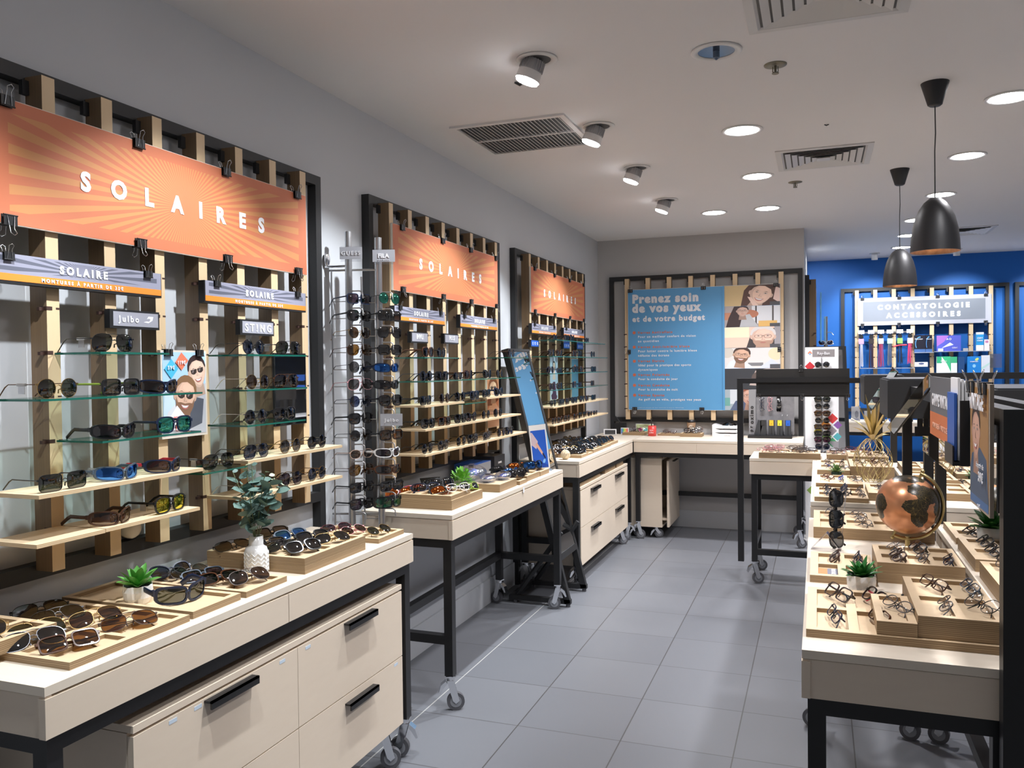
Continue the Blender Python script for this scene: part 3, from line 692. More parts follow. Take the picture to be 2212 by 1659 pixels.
# shelves
SHN = ['glass', 'wood']
def shs(which, rows):
    for (u0, u1, z, kind, txt) in rows:
        shelf(PL, u0, u1, z, '%s %s shelf %s of the %s slat panel' % ('green edged' if kind == 'glass' else 'pale plywood', 'glass' if kind == 'glass' else 'wooden', txt, which), kind)
shs('nearest', [(1.677, 1.924, 1.602, 'glass', 'highest on the left half'), (1.494, 2.060, 1.4835, 'glass', 'second highest on the left half'), (1.677, 2.051, 1.365, 'glass', 'lowest on the left half'),
    (1.483, 2.057, 1.250, 'wood', 'upper, left half'), (1.474, 1.680, 1.131, 'wood', 'lowest and empty, far left'), (1.682, 2.039, 1.132, 'wood', 'lower, left half'),
    (2.279, 2.617, 1.602, 'glass', 'highest on the right half'), (2.274, 2.617, 1.4835, 'glass', 'middle on the right half'), (2.272, 2.605, 1.365, 'glass', 'lowest wide, right half'),
    (2.060, 2.268, 1.232, 'glass', 'short, in the centre'), (2.270, 2.852, 1.247, 'wood', 'upper, right half'), (2.260, 2.850, 1.126, 'wood', 'lower, right half')])
shs('middle', [(3.598, 4.007, 1.602, 'glass', 'highest, left end'), (4.793, 5.13, 1.610, 'glass', 'highest, right end'), (3.598, 4.968, 1.485, 'glass', 'long second'),
    (3.595, 4.07, 1.368, 'wood', 'third row left'), (4.08, 4.38, 1.355, 'glass', 'short, third row centre'), (4.39, 4.968, 1.376, 'wood', 'third row right'), (3.598, 4.968, 1.252, 'wood', 'long fourth'), (3.594, 5.12, 1.130, 'wood', 'long lowest')])
shs('farthest', [(5.75, 7.216, 1.745, 'glass', 'topmost row'), (5.66, 7.3, 1.624, 'glass', 'second row'), (5.66, 7.3, 1.500, 'glass', 'third row'), (5.66, 7.3, 1.380, 'glass', 'fourth row'), (5.66, 7.3, 1.258, 'wood', 'fifth row'), (5.66, 7.3, 1.128, 'wood', 'lowest row')])

def row(items, z, ctx, group, x=-1.795, rz0=0.0, jit=.08):
    """items: (y, kind, frame, lens[, temple])"""
    for k, it in enumerate(items):
        y, kind, fc, lc = it[:4]; tc = it[4] if len(it) > 4 else None
        n = (ORD[k] + ' ' if len(items) > 1 else '')
        glasses(kind, fc, lc, (x, y, z+.0005), rz0+random.uniform(-jit, jit), 0, ctx=(('%s from left on ' % ORD[k]) if len(items) > 1 else 'alone on ')+ctx, group=group, tc=tc, card=(random.random() < .25))
g1 = 'sunglasses on the nearest slat panel'
row([(1.74, 'aviator', 'black', 'green')], 1.602, 'top left glass shelf, nearest panel', g1)
row([(1.560, 'round', 'gold', 'green', 'tortoise'), (1.765, 'square', 'black', 'smoke', 'lime'), (1.927, 'sport', 'navy', 'brown')], 1.4835, 'second left glass shelf, nearest panel', g1)
row([(1.760, 'sport', 'black', 'purple'), (1.963, 'classic', 'navy', 'mirror green')], 1.365, 'lowest left glass shelf, nearest panel', g1)
row([(1.573, 'pilot', 'black', 'green'), (1.767, 'sport', 'grey', 'mirror blue'), (1.943, 'sport', 'navy', 'brown', 'red')], 1.250, 'upper left wood shelf, nearest panel', g1)
row([(1.745, 'sport', 'brown', 'amber'), (1.940, 'classic', 'black', 'mirror yellow')], 1.132, 'lower left wood shelf, nearest panel', g1)
row([(2.336, 'round', 'black', 'blue'), (2.535, 'aviator', 'black', 'green')], 1.602, 'top right glass shelf, nearest panel', g1)
row([(2.356, 'round', 'gold', 'brown', 'crystal'), (2.520, 'aviator', 'tortoise', 'black')], 1.4835, 'middle right glass shelf, nearest panel', g1)
row([(2.342, 'round', 'silver', 'black', 'crystal'), (2.507, 'classic', 'black', 'black')], 1.365, 'lowest right glass shelf, nearest panel', g1)
row([(2.171, 'aviator', 'black', 'green')], 1.232, 'short central glass shelf, nearest panel', g1, x=-1.81)
row([(2.344, 'aviator', 'black', 'blue'), (2.536, 'round', 'gold', 'smoke'), (2.705, 'round', 'black', 'black')], 1.247, 'upper right wood shelf, nearest panel', g1)
row([(2.331, 'round', 'brown', 'smoke', 'crystal'), (2.534, 'aviator', 'black', 'purple'), (2.702, 'round', 'gold', 'blue')], 1.126, 'lower right wood shelf, nearest panel', g1)
g2 = 'sunglasses on the middle slat panel'
row([(3.68, 'classic', 'tortoise', 'black'), (3.83, 'round', 'black', 'black')], 1.602, 'top left glass shelf, middle panel', g2)
row([(4.85, 'round', 'brown', 'smoke')], 1.610, 'top right glass shelf, middle panel', g2)
row([(3.652, 'round', 'navy', 'black'), (3.833, 'square', 'black', 'black'), (4.033, 'oval', 'black', 'black'), (4.178, 'classic', 'tortoise', 'brown'), (4.458, 'cat', 'black', 'black'), (4.646, 'round', 'gold', 'black')], 1.485, 'long glass shelf, middle panel', g2)
row([(3.648, 'square', 'black', 'black'), (3.860, 'round', 'brown', 'brown')], 1.368, 'third row left shelf, middle panel', g2)
row([(4.06, 'round', 'black', 'black'), (4.264, 'classic', 'navy', 'black')], 1.369, 'third row centre, middle panel', g2)
row([(4.438, 'square', 'black', 'black'), (4.635, 'cat', 'navy', 'black')], 1.376, 'third row right shelf, middle panel', g2)
row([(3.67, 'classic', 'black', 'black'), (3.86, 'square', 'tortoise', 'black'), (4.062, 'classic', 'black', 'black'), (4.21, 'cat', 'black', 'purple'), (4.42, 'round', 'gold', 'black'), (4.613, 'round', 'silver', 'black')], 1.252, 'fourth long shelf, middle panel', g2)
row([(3.656, 'round', 'black', 'black'), (3.843, 'classic', 'black', 'smoke'), (4.064, 'round', 'gold', 'black'), (4.228, 'classic', 'black', 'black'), (4.437, 'square', 'silver', 'black'), (4.663, 'round', 'gold', 'black'), (4.81, 'cat', 'black', 'black')], 1.130, 'lowest long shelf, middle panel', g2)
g3 = 'sunglasses on the farthest slat panel'
ks = ['classic', 'round', 'square', 'cat', 'oval', 'aviator']; fcs = ['black', 'black', 'navy', 'tortoise', 'black', 'silver', 'brown']
for z, nm, ys in [(1.745, 'topmost shelf', [5.80, 6.10, 6.25, 6.70]), (1.624, 'second shelf', [5.70, 5.90, 6.31, 6.47, 6.87]), (1.500, 'third shelf', [5.68, 5.89, 6.33, 6.52, 6.90]),
                  (1.380, 'fourth shelf', [5.70, 5.90, 6.30, 6.46, 6.86]), (1.258, 'fifth shelf', [5.73, 5.94, 6.10, 6.30, 6.52, 6.68, 6.89]), (1.128, 'lowest shelf', [5.75, 5.90, 6.08, 6.32, 6.47, 6.60, 6.76, 6.94])]:
    row([(y, random.choice(ks), random.choice(fcs), random.choice(['black', 'black', 'purple', 'smoke'])) for y in ys], z, '%s, farthest panel' % nm, g3, x=-1.80)
o = part('wooden_ball', MB().sphere((0, 0, .033), .033), mat('carved_pale_wood', (.78, .70, .58), .6), None, (-2.015, 2.00, 1.027)); tag(o, 'pale carved ball on the black bottom rail of the nearest slat panel', 'ball')

# ------------------------------------------------------------------ steel rod rack between the first two panels
t = thing('sunglasses_rod_rack', 'steel twin column rod rack holding sunglasses between the two nearest panels', 'display rack', (-1.93, 3.17, 0))
cols = [(0.0, 0.0, 2.15), (.115, .06, 2.125)]
for (dx, dy, zt) in cols:
    part('column', MB().cyl((dx, dy, 0), (dx, dy, zt), .0155, n=20), steel, t)
    part('rod', MB().cyl((dx-.075, dy-.02, .86), (dx-.075, dy-.02, zt-.17), .004, n=8), steel, t)
part('base_plate', MB().box(-.09, .2, -.09, .16, 0, .012), steel, t)
for z in (.905, 1.985): part('cross_rod', MB().cyl((-.10, .0, z), (.115, .06, z), .005, n=8), steel, t)
part('wall_bracket', MB().cyl((-.105, -.02, 2.0), (0, 0, 2.0), .006, n=10).sphere((-.095, -.02, 2.03), .018, sc=(.5, 1, 1.8)), chrome, t)
for (dx, dy, zs) in ((0, 0, [1.835-.0748*k for k in range(15)]), (.115, .06, [1.83-.0735*k for k in range(14)])):
    for z in zs:
        part('hook', MB().tube([(dx+.01, dy, z+.055), (dx+.048, dy+.01, z+.055), (dx+.060, dy+.012, z+.048), (dx+.062, dy+.012, z+.022)], .0032, 6).cyl((dx-.075, dy-.02, z+.01), (dx+.01, dy, z+.01), .002, n=6), steel, t)
rk1 = [('square', 'navy', 'purple'), ('classic', 'black', 'black'), ('round', 'gold', 'brown'), ('aviator', 'tortoise', 'amber'), ('round', 'black', 'smoke'), ('aviator', 'pink', 'smoke'), ('round', 'navy', 'blue'), ('classic', 'black', 'black'), ('round', 'black', 'black'), ('oval', 'beige', 'brown'), ('aviator', 'brown', 'amber'), ('square', 'black', 'black'), ('classic', 'black', 'purple')]
for k, (kd, f, l) in enumerate(rk1):
    glasses(kd, f, l, (-1.873, 3.165, 1.855-.0748*k-.024), -.35, .06, ctx='%s from top on the left column of the rod rack' % ORD[k], group='sunglasses on the rod rack left column')
rk2 = [('round', 'black', 'mirror green'), ('square', 'black', 'black'), ('aviator', 'black', 'black'), ('square', 'black', 'black'), ('sport', 'navy', 'mirror blue'), ('sport', 'black', 'black'), ('classic', 'black', 'black'), None, ('square', 'black', 'amber'), ('sport', 'white', 'purple'), ('sport', 'tortoise', 'brown'), ('square', 'black', 'black'), ('shield', 'black', 'emerald')]
kk = 0
for k, it in enumerate(rk2):
    if it: glasses(it[0], it[1], it[2], (-1.757, 3.225, 1.855-.0745*k-.024), -.35, .06, ctx='%s from top on the right column of the rod rack' % ORD[kk], group='sunglasses on the rod rack right column'); kk += 1
pg = (.42, .43, .47)
def tag_plate(loc, rz, label, body, cap, wd, sub=None, bold=.03, italic=False):
    t = thing('brand_plate', label, 'brand plaque', loc, rz, 'grey acrylic plates on the rod rack')
    part('plate', MB().box(-.048, .048, 0, .003, -.026, .026), mat('print_grey_plate', pg, .4), t); part('holder', MB().box(-.044, .044, .003, .006, -.036, .031), clear, t)
    letters(body, t, 0, -.008, cap, wd, -.001, bold)
    if sub: letters(sub, t, 0, -.020, .004, .05, -.001, 0)
tag_plate((-1.875, 3.10, 2.045), .35, 'grey GUESS plate at the top of the left rod rack column', 'GUESS', .017, .080, bold=0)
tag_plate((-1.755, 3.17, 2.035), .35, 'grey FILA plate at the top of the right rod rack column', 'FILA', .018, .048, 'EYEWEAR', .06)
tag_plate((-1.745, 3.20, 1.325), .35, 'grey Julbo plate halfway down the right rod rack column', 'Julbo', .015, .062)

# ------------------------------------------------------------------ tables along the left wall
H = .89
table('nearest birch display table along the left wall, above the big drawer cabinet', -1.996, -1.519, 1.270, 2.950, seams=(2.12,), group='birch display tables')
table('middle birch display table with open black legs, beside the leaning mirror', -1.996, -1.533, 3.358, 5.068, group='birch display tables')
table('farthest birch table on the left wall, in front of the room corner', -1.996, -1.550, 5.515, 7.27, group='birch display tables')
drawer_unit('large four drawer birch cabinet rolled under the nearest table', -1.99, -1.530, 1.515, 2.868, .158, .705, (2.178,), (.425,), [(1.757, 1.956, .672), (2.448, 2.640, .673), (1.757, 1.956, .395), (2.448, 2.640, .395)], [(1.63, .668), (1.72, .668), (2.085, .665), (2.22, .665), (2.80, .41)])
drawer_unit('birch drawer cabinet with wide fronts rolled under the farthest left table', -2.0, -1.560, 5.58, 7.10, .145, .700, (), (.415,), [(5.85, 6.07, .655), (6.62, 6.86, .655), (5.85, 6.07, .375), (6.62, 6.86, .375)])
for k, (a, b, zz) in enumerate([(5.62, 6.2, .71), (6.35, 6.7, .73), (6.75, 7.0, .74)]):
    o = part('spare_tray', MB().box(-.16, .16, -(b-a)/2, (b-a)/2, 0, zz-.70+.012), tray_w, None, (-1.735, (a+b)/2, .7005)); tag(o, 'spare plywood tray on the far drawer cabinet under the table, %s from the left' % ORD[k], 'tray', 'spare trays on the cabinet')

def lay(cells, spec, ctx, group, rz=-.45, tilt=.95, dz=.012, rj=.25, s=1.0, tj=.15):
    for k, it in enumerate(spec):
        if it is None: continue
        ci, kd, f, l = it[:4]; x, y, z = cells[ci] if isinstance(ci, int) else ci
        glasses(kd, f, l, (x+.02, y, z+dz), rz+random.uniform(-rj, rj), tilt+random.uniform(-tj, tj), True, ctx='%s from left %s' % (ORD[k], ctx), group=group, s=s)
gt = 'plywood trays on the nearest table'
c = tray(-1.995, -1.552, 1.362, 1.735, .8905, .908, 5, 2, 'wide slotted plywood tray of sunglasses at the near end of the nearest table', gt)
lay([(p[0], p[1], .898) for p in [(-1.60, 1.42), (-1.66, 1.40), (-1.70, 1.47), (-1.61, 1.53), (-1.62, 1.66), (-1.74, 1.60), (-1.82, 1.52), (-1.80, 1.67), (-1.90, 1.58)]],
    [(( -1.64, 1.43, .898), 'square', 'tortoise', 'amber'), ((-1.73, 1.41, .898), 'aviator', 'silver', 'black'), ((-1.79, 1.475, .898), 'aviator', 'gold', 'green'), ((-1.63, 1.60, .898), 'aviator', 'brown', 'amber'), ((-1.735, 1.60, .898), 'aviator', 'gold', 'brown'), ((-1.84, 1.58, .898), 'aviator', 'silver', 'purple'), ((-1.93, 1.60, .898), 'aviator', 'black', 'brown')],
    'in the near tray, nearest table', 'sunglasses in the near tray')
c = tray(-2.03, -1.742, 1.10, 1.495, .909, .940, 3, 2, 'layered plywood tray stacked at the left picture edge, nearest table', gt)
lay(c, [((-1.83, 1.33, .934), 'aviator', 'gold', 'black'), ((-1.92, 1.36, .934), 'aviator', 'navy', 'blue')], 'in the left edge tray, nearest table', 'sunglasses in the left edge tray')
tray(-2.02, -1.556, 1.752, 1.945, .8905, .910, 1, 1, 'pale lit plywood tray under the succulent, nearest table', gt)
glasses('shield', 'navy', 'green', (-1.655, 1.842, .902), -.25, -.1, False, 'standing beside the succulent, nearest table')
succulent((-1.79, 1.80, .901), 'small green succulent in faceted white pot on the nearest table', .040, .050, .072, 20, lw=.026, seed=3, leafm=mat('plant_fresh_green', (.10, .33, .06), .4))
c = tray(-1.93, -1.552, 1.965, 2.160, .8905, .908, 4, 1, 'low slotted tray of sunglasses between succulent and white vase', gt)
lay(c, [((-1.62, 2.06, .9), 'aviator', 'brown', 'brown'), ((-1.70, 2.02, .9), 'classic', 'tortoise', 'black'), ((-1.77, 2.03, .9), 'square', 'grey', 'purple'), ((-1.84, 2.05, .9), 'round', 'silver', 'smoke'), ((-1.90, 2.04, .9), 'cat', 'navy', 'blue')], 'in the tray left of the white vase', 'sunglasses left of the vase')
tray(-1.935, -1.548, 2.25, 2.63, .8905, .915, 0, 0, 'lower closed plywood tray of the stack behind the vase', gt)
c = tray(-1.935, -1.548, 2.25, 2.63, .9155, .942, 4, 2, 'thick slotted plywood tray on the stack behind the vase, nearest table', gt)
lay(c, [((-1.62, 2.34, .932), 'classic', 'black', 'black'), ((-1.70, 2.33, .932), 'aviator', 'black', 'green'), ((-1.77, 2.35, .932), 'square', 'black', 'black'), ((-1.87, 2.30, .932), 'aviator', 'black', 'brown'), ((-1.61, 2.50, .932), 'aviator', 'gold', 'black'), ((-1.69, 2.50, .932), 'classic', 'black', 'black'), ((-1.78, 2.50, .932), 'classic', 'grey', 'mirror blue'), ((-1.88, 2.52, .932), 'square', 'black', 'purple')],
    'in the raised tray behind the vase', 'sunglasses in the raised tray')
c = tray(-1.86, -1.552, 2.735, 2.935, .8905, .908, 3, 1, 'low plywood tray at the far end of the nearest table', gt)
lay(c, [((-1.60, 2.82, .9), 'round', 'gold', 'green'), ((-1.70, 2.80, .9), 'round', 'pink', 'brown'), ((-1.80, 2.82, .9), 'oval', 'burgundy', 'purple')], 'in the far end tray, nearest table', 'sunglasses in the far end tray')
# vase with eucalyptus
t = thing('white_vase', 'white chevron vase with artificial eucalyptus on the nearest table', 'vase', (-1.700, 2.205, .8905))
v = MB(); v.lathe([(.030, 0), (.036, .006), (.037, .075), (.033, .088), (.024, .094), (.0225, .098), (.0225, .125), (.019, .125), (.019, .10)], n=32)
V2 = []
part('body', v, white_gloss, t); rb = MB()
for k in range(12):
    a0 = 2*PI*k/12
    for z in range(5):
        pts = [((.0378)*math.cos(a0+q*2*PI/24), (.0378)*math.sin(a0+q*2*PI/24), .012+z*.013+(.010 if q == 1 else 0)) for q in (0, 1, 2)]
        rb.tube(pts, .0016, 4)
part('chevron_relief', rb, white_gloss, t)
euc = mat('eucalyptus_leaf', (.13, .22, .19), .55); euc2 = mat('eucalyptus_tip', (.50, .58, .38), .55)
st = MB(); lv = MB(); rnd = random.Random(5)
for k in range(11):
    a = k*2.4; sp_ = .045+.05*rnd.random(); L = .13+.10*rnd.random(); e = Vector((math.cos(a)*sp_, math.sin(a)*sp_, .12+L)); pts = [Vector((0, 0, .10)).lerp(e, f) + Vector((0, 0, .02*math.sin(PI*f))) for f in (0, .35, .7, 1)]
    st.tube(pts, .0012, 5, mi=0)
    for j in range(9):
        f = .22+.78*j/8; p = Vector((0, 0, .10)).lerp(e, f) + Vector((0, 0, .02*math.sin(PI*f))); q = a + j*2.1; 
        leaf(lv, p, (math.cos(q), math.sin(q), .1+.5*rnd.random()), (.044 if j < 7 else .020), (.036 if j < 7 else .014), .3, mi=(1 if (j > 6 and k % 3 == 0) else 0), n=4, cup=.1, up=(rnd.uniform(-.9, .9), rnd.uniform(-.9, .9), .8))
part('stems', st, mat('stem_green', (.14, .18, .08), .6), t); part('leaves', lv, [euc, euc2], t)

gt = 'plywood trays on the middle table'
tray(-1.96, -1.586, 3.472, 3.846, .8905, .9365, 3, 2, 'deep layered plywood tray at the near end of the middle table', gt)
c = tray(-1.86, -1.590, 3.474, 3.70, .937, .957, 3, 1, 'small shallow tray stacked on the deep tray, middle table', gt)
lay(c, [((-1.67, 3.56, .952), 'sport', 'black', 'mirror red'), ((-1.77, 3.56, .952), 'sport', 'navy', 'amber'), ((-1.625, 3.60, .950), 'oval', 'white', 'clear'), ((-1.75, 3.68, .950), 'shield', 'black', 'black'), ((-1.85, 3.60, .937), 'sport', 'red', 'mirror red'), ((-1.80, 3.79, .937), 'sport', 'grey', 'smoke'), ((-1.63, 3.77, .935), 'sport', 'lime', 'black'), ((-1.90, 3.52, .934), 'sport', 'burgundy', 'mirror red')],
    'on the stacked trays, middle table', 'sports sunglasses on the stacked trays', rz=-.6, tilt=.5)
c = tray(-2.02, -1.75, 3.86, 4.03, .8905, .925, 2, 1, 'dark shaded plywood tray by the wall behind the round green plant', gt)
lay(c, [((-1.84, 3.93, .92), 'sport', 'black', 'smoke')], 'in the wall side tray, middle table', gt)
tray(-1.78, -1.570, 4.047, 4.305, .8905, .932, 0, 0, 'layered plywood tray carrying the swim goggle packs, middle table', gt)
tray(-1.82, -1.560, 4.33, 4.45, .8905, .912, 2, 1, 'low plywood tray between goggle packs and far trays, middle table', gt)
c = tray(-1.80, -1.568, 4.476, 4.705, .8905, .922, 2, 1, 'plywood tray of sports sunglasses near the far end, middle table', gt)
lay(c, [((-1.62, 4.57, .915), 'sport', 'black', 'black'), ((-1.69, 4.55, .915), 'sport', 'black', 'mirror blue'), ((-1.78, 4.60, .915), 'sport', 'black', 'black'), ((-1.62, 4.40, .912), 'square', 'black', 'black')], 'in the far trays, middle table', gt, tilt=.4)
c = tray(-1.82, -1.566, 4.712, 4.885, .8905, .918, 2, 1, 'last plywood tray before the acrylic stand, middle table', gt)
lay(c, [((-1.64, 4.80, .912), 'shield', 'black', 'mirror blue'), ((-1.75, 4.82, .912), 'sport', 'black', 'mirror red')], 'in the last tray, middle table', gt, tilt=.3)
# round bushy plant
t = thing('potted_bush', 'small round bushy green plant among sports sunglasses, middle table', 'potted plant', (-1.735, 3.93, .8905))
part('pot', MB().lathe([(.024, 0), (.032, .035), (.032, .042), (.028, .042)], n=20), mat('pale_pot', (.72, .70, .66), .5), t)
lv = MB(); rnd = random.Random(2)
for k in range(300):
    a = rnd.random()*6.28; u = rnd.random()*1.7-.5; r_ = .020+.042*rnd.random(); d = Vector((math.cos(a)*math.cos(u), math.sin(a)*math.cos(u), math.sin(u)))
    p = Vector((0, 0, .072)) + d*r_; leaf(lv, p, (d+Vector((0, 0, .4))), .020, .013, .2, n=3)
part('leaves', lv, mat('bush_green', (.16, .42, .05), .45), t)
# goggle packs: clear domed cases with blue goggles
def pack(loc, rz, a, b, c_, label, gcol, n=2):
    t = thing('goggle_case', label, 'goggle case', loc, rz, 'clear swim goggle cases')
    part('case_shell', MB().sphere((0, 0, c_*.5), 1, 24, 14, sc=(a, b, c_*.5)), tinted('goggle_case_film', (.72, .78, .92), g=.34, rough=.12), t)
    gm = MB()
    for s in (-1, 1): gm.sphere((0, s*b*.40, c_*.45), 1, 14, 8, sc=(a*.45, b*.30, c_*.25))
    gm.tube([(a*.2, -b*.6, c_*.45), (-a*.6, 0, c_*.3), (a*.2, b*.6, c_*.45)], .004, 6)
    part('swim_goggles', gm, mat('goggle_%d' % int(gcol[2]*99), gcol, .3), t)
    part('hanger_tab', MB().box(-.012, .012, -b*.3, b*.3, c_*.86, c_*1.02), mat('hanger_dark', (.03, .03, .05), .4), t)
    return t
pack((-1.78, 4.16, .933), .3, .085, .105, .085, 'largest clear goggle case, bulging behind the others, middle table', (.30, .36, .75))
pack((-1.665, 4.12, .933), .2, .045, .065, .045, 'flat clear goggle case at the tray front left, middle table', (.15, .18, .45))
pack((-1.625, 4.24, .933), .2, .045, .065, .045, 'flat clear goggle case at the tray front right, middle table', (.10, .16, .60))
pack((-1.86, 4.36, .8905), .2, .05, .07, .095, 'upright blue tinted goggle case behind the goggle trays', (.15, .45, .75))
def carton(label, x0, x1, y0, y1, z0, z1, m, texts=(), nm='cardboard_box', group=None, m2=None):
    t = thing(nm, label, 'box', ((x0+x1)/2, (y0+y1)/2, z0), group=group); a, b = (x1-x0)/2, (y1-y0)/2
    part('carton', MB().box(-a, a, -b, b, 0, z1-z0), m, t)
    if m2: part('side_print', MB().box(a, a+.001, -b+.003, b-.003, .003, z1-z0-.003), m2, t)
    for (body, sd, u, z, cap, wd) in texts:
        if sd == 'f': letters(body, t, u, z, cap, wd, -b-.001)
        else: letters(body, t, a+.0015, z, cap, wd, u, rot=(0, 0, PI/2))
    return t
bx_blue = mat('carton_blue', (.03, .12, .48), .4); bx_grey = mat('carton_grey', (.35, .36, .38), .4); bx_blk = mat('carton_black', (.03, .03, .032), .5)
carton('blue and grey CRESSI swim mask box behind the goggle cases', -2.0, -1.865, 4.42, 4.66, .8905, .985, bx_blue, [('CRESSI', 'f', 0, .055, .020, .11)], m2=bx_grey)
carton('black box with small white logo by the slat panel, middle table', -2.0, -1.865, 4.72, 4.90, .8905, 1.0, bx_blk, [('SINNER', 's', 0, .06, .012, .06)])
t = thing('brand_sign', 'dark grey tilted card sign lying by the wall, middle table', 'sign', (-1.93, 3.98, .926), 0, rot=(-.7, 0, .9)); part('card', MB().box(-.06, .06, -.004, 0, 0, .045), bx_blk, t); letters('RELAX', t, 0, .015, .014, .08, -.005)
o = part('price_tag', MB().box(-.011, .011, -.0005, .0005, -.03, .0).tube([(0, 0, 0), (-.01, 0, .012), (-.03, 0, .018)], .0006, 4), paper, None, (-1.527, 4.30, .885), (0, 0, 1.57)); tag(o, 'small white tag hanging over the front edge of the middle table', 'tag')
# acrylic stand with blue diver print
t = thing('acrylic_card_stand', 'acrylic stand with blue diver print at the far end of the middle table', 'card stand', (-1.66, 5.02, .8905), .12)
part('base', MB().box(-.06, .075, -.06, .04, 0, .003), clear, t)
sl = thing  # slanted card
cd = part('card', MB().box(-.056, .056, 0, .002, 0, .285), paper, t, (.0, -.0, .003), (-.10, -.12, 0))
art('diver_print', cd, fit([('r', 0, 0, 1, 1, (.02, .12, .62)), ('p', [(.0, .62), (.3, .5), (.45, .7), (.1, .95), (0, .95)], (.70, .55, .62)), ('p', [(.25, .62), (.38, .68), (.72, .40), (.66, .33)], (.85, .48, .35)), ('p', [(.66, .36), (.72, .40), (.88, .26), (.84, .22)], (.02, .02, .06)), ('e', .75, .17, .1, .05, 20, (.25, .55, .95)), ('p', [(0, 0), (1, 0), (1, .06), (0, .25)], (.01, .07, .42))], -.048, .010, .048, .250), y=-.001)
part('holder', MB().box(-.058, .058, .003, .0045, 0, .29), clear, cd)

# ------------------------------------------------------------------ leaning floor mirror
t = thing('leaning_mirror', 'tall black A-framed floor mirror leaning between the middle and farthest tables', 'mirror', (-1.495, 5.078, 0))
bt, tp = Vector((0, 0, .03)), Vector((-.41, 0, 1.665)); L = (tp-bt).length; ang = math.atan2(-(tp-bt).x, (tp-bt).z)
lean = Matrix.Translation(bt) @ Matrix.Rotation(-ang, 4, 'Y'); wd = .427
for nm, y0 in (('side_bar', 0), ('side_bar', wd-.035)): part(nm, MB().box(-.04, 0, y0, y0+.035, 0, L, 0, lean), blackf, t)
part('top_bar', MB().box(-.045, .004, -.002, wd+.002, L-.012, L+.006, 0, lean), blackf, t)
part('bottom_bar', MB().box(-.035, 0, .035, wd-.035, .27, .31, 0, lean), blackf, t)
part('backing', MB().box(-.018, -.008, .034, wd-.034, .31, L-.012, 0, lean), black, t)
part('mirror_glass', MB().box(-.008, -.003, .034, wd-.034, .31, L-.012, 0, lean), mirror_m, t)
for y0 in (0, wd-.035):
    part('base_bar', MB().box(-.42, .0, y0, y0+.035, .02, .05), blackf, t)
    part('rear_strut', MB().tube([(-.37, y0+.0175, .05), (-.06, y0+.0175, .03+.45)], .016, 4), blackf, t)
    part('foot', MB().cyl((-.02, y0+.0175, 0), (-.02, y0+.0175, .02), .014, n=12).cyl((-.38, y0+.0175, 0), (-.38, y0+.0175, .02), .014, n=12), rubber, t)
part('base_bar', MB().box(-.42, -.39, .035, wd-.035, .02, .05), blackf, t)

# ------------------------------------------------------------------ farthest left table contents
gt = 'plywood trays on the farthest left table'
T3 = [(-1.80, -1.590, 5.72, 5.90, .912, 2, 'front near'), (-1.80, -1.592, 5.905, 6.05, .905, 2, 'front second'), (-1.82, -1.595, 6.075, 6.375, .915, 3, 'front middle'), (-1.82, -1.60, 6.385, 6.66, .912, 3, 'front fourth'), (-1.84, -1.61, 6.67, 6.96, .912, 3, 'front far'),
      (-2.02, -1.81, 5.95, 6.12, .915, 2, 'back near'), (-2.02, -1.83, 6.13, 6.45, .925, 3, 'back middle'), (-2.02, -1.85, 6.46, 6.80, .915, 3, 'back far')]
kinds3 = [('classic', 'black', 'black'), ('aviator', 'black', 'black'), ('square', 'black', 'purple'), ('round', 'gold', 'black'), ('cat', 'tortoise', 'black'), ('sport', 'black', 'black'), ('oval', 'silver', 'black')]
for (a, b, c0, d, z1, n, nm) in T3:
    c = tray(a, b, c0, d, .8905, z1, 2, n-1 if n > 1 else 1, 'plywood tray of dark sunglasses, %s one on the farthest left table' % nm, gt)
    rr = random.Random(int(c0*100)); k = 0
    for j in range(n):
        for i in (1, 0):
            y = c0 + (d-c0)*(j+.5)/n; x = a + (b-a)*(.28+.45*i); kd = rr.choice(kinds3)
            glasses(kd[0], kd[1], kd[2], (x, y, z1+.004), -.5+rr.uniform(-.5, .5), .8+rr.uniform(-.3, .2), True, ctx='%s in the %s tray, farthest left table' % (ORD[k], nm), group='sunglasses on the farthest left table'); k += 1
def yarn(loc, r, label):
    mb = MB().sphere((0, 0, r), r*.93, 18, 12); rnd = random.Random(4)
    for k in range(16):
        M = Matrix.Translation((0, 0, r)) @ Matrix.Rotation(rnd.random()*6, 4, 'X') @ Matrix.Rotation(rnd.random()*6, 4, 'Y')
        mb.tube([M @ Vector((r*.97*math.cos(q), r*.97*math.sin(q), .2*r)) for q in [2*PI*i/14 for i in range(15)]], r*.06, 5)
    o = part('rattan_ball', mb, mat('rattan', (.72, .60, .42), .7), None, loc); tag(o, label, 'ball', 'rattan balls')
yarn((-1.680, 5.62, .8905), .034, 'round woven rattan ball on the near corner of the farthest left table')
yarn((-1.80, 5.60, .8905), .034, 'woven rattan ball half hidden behind the leaning mirror edge')

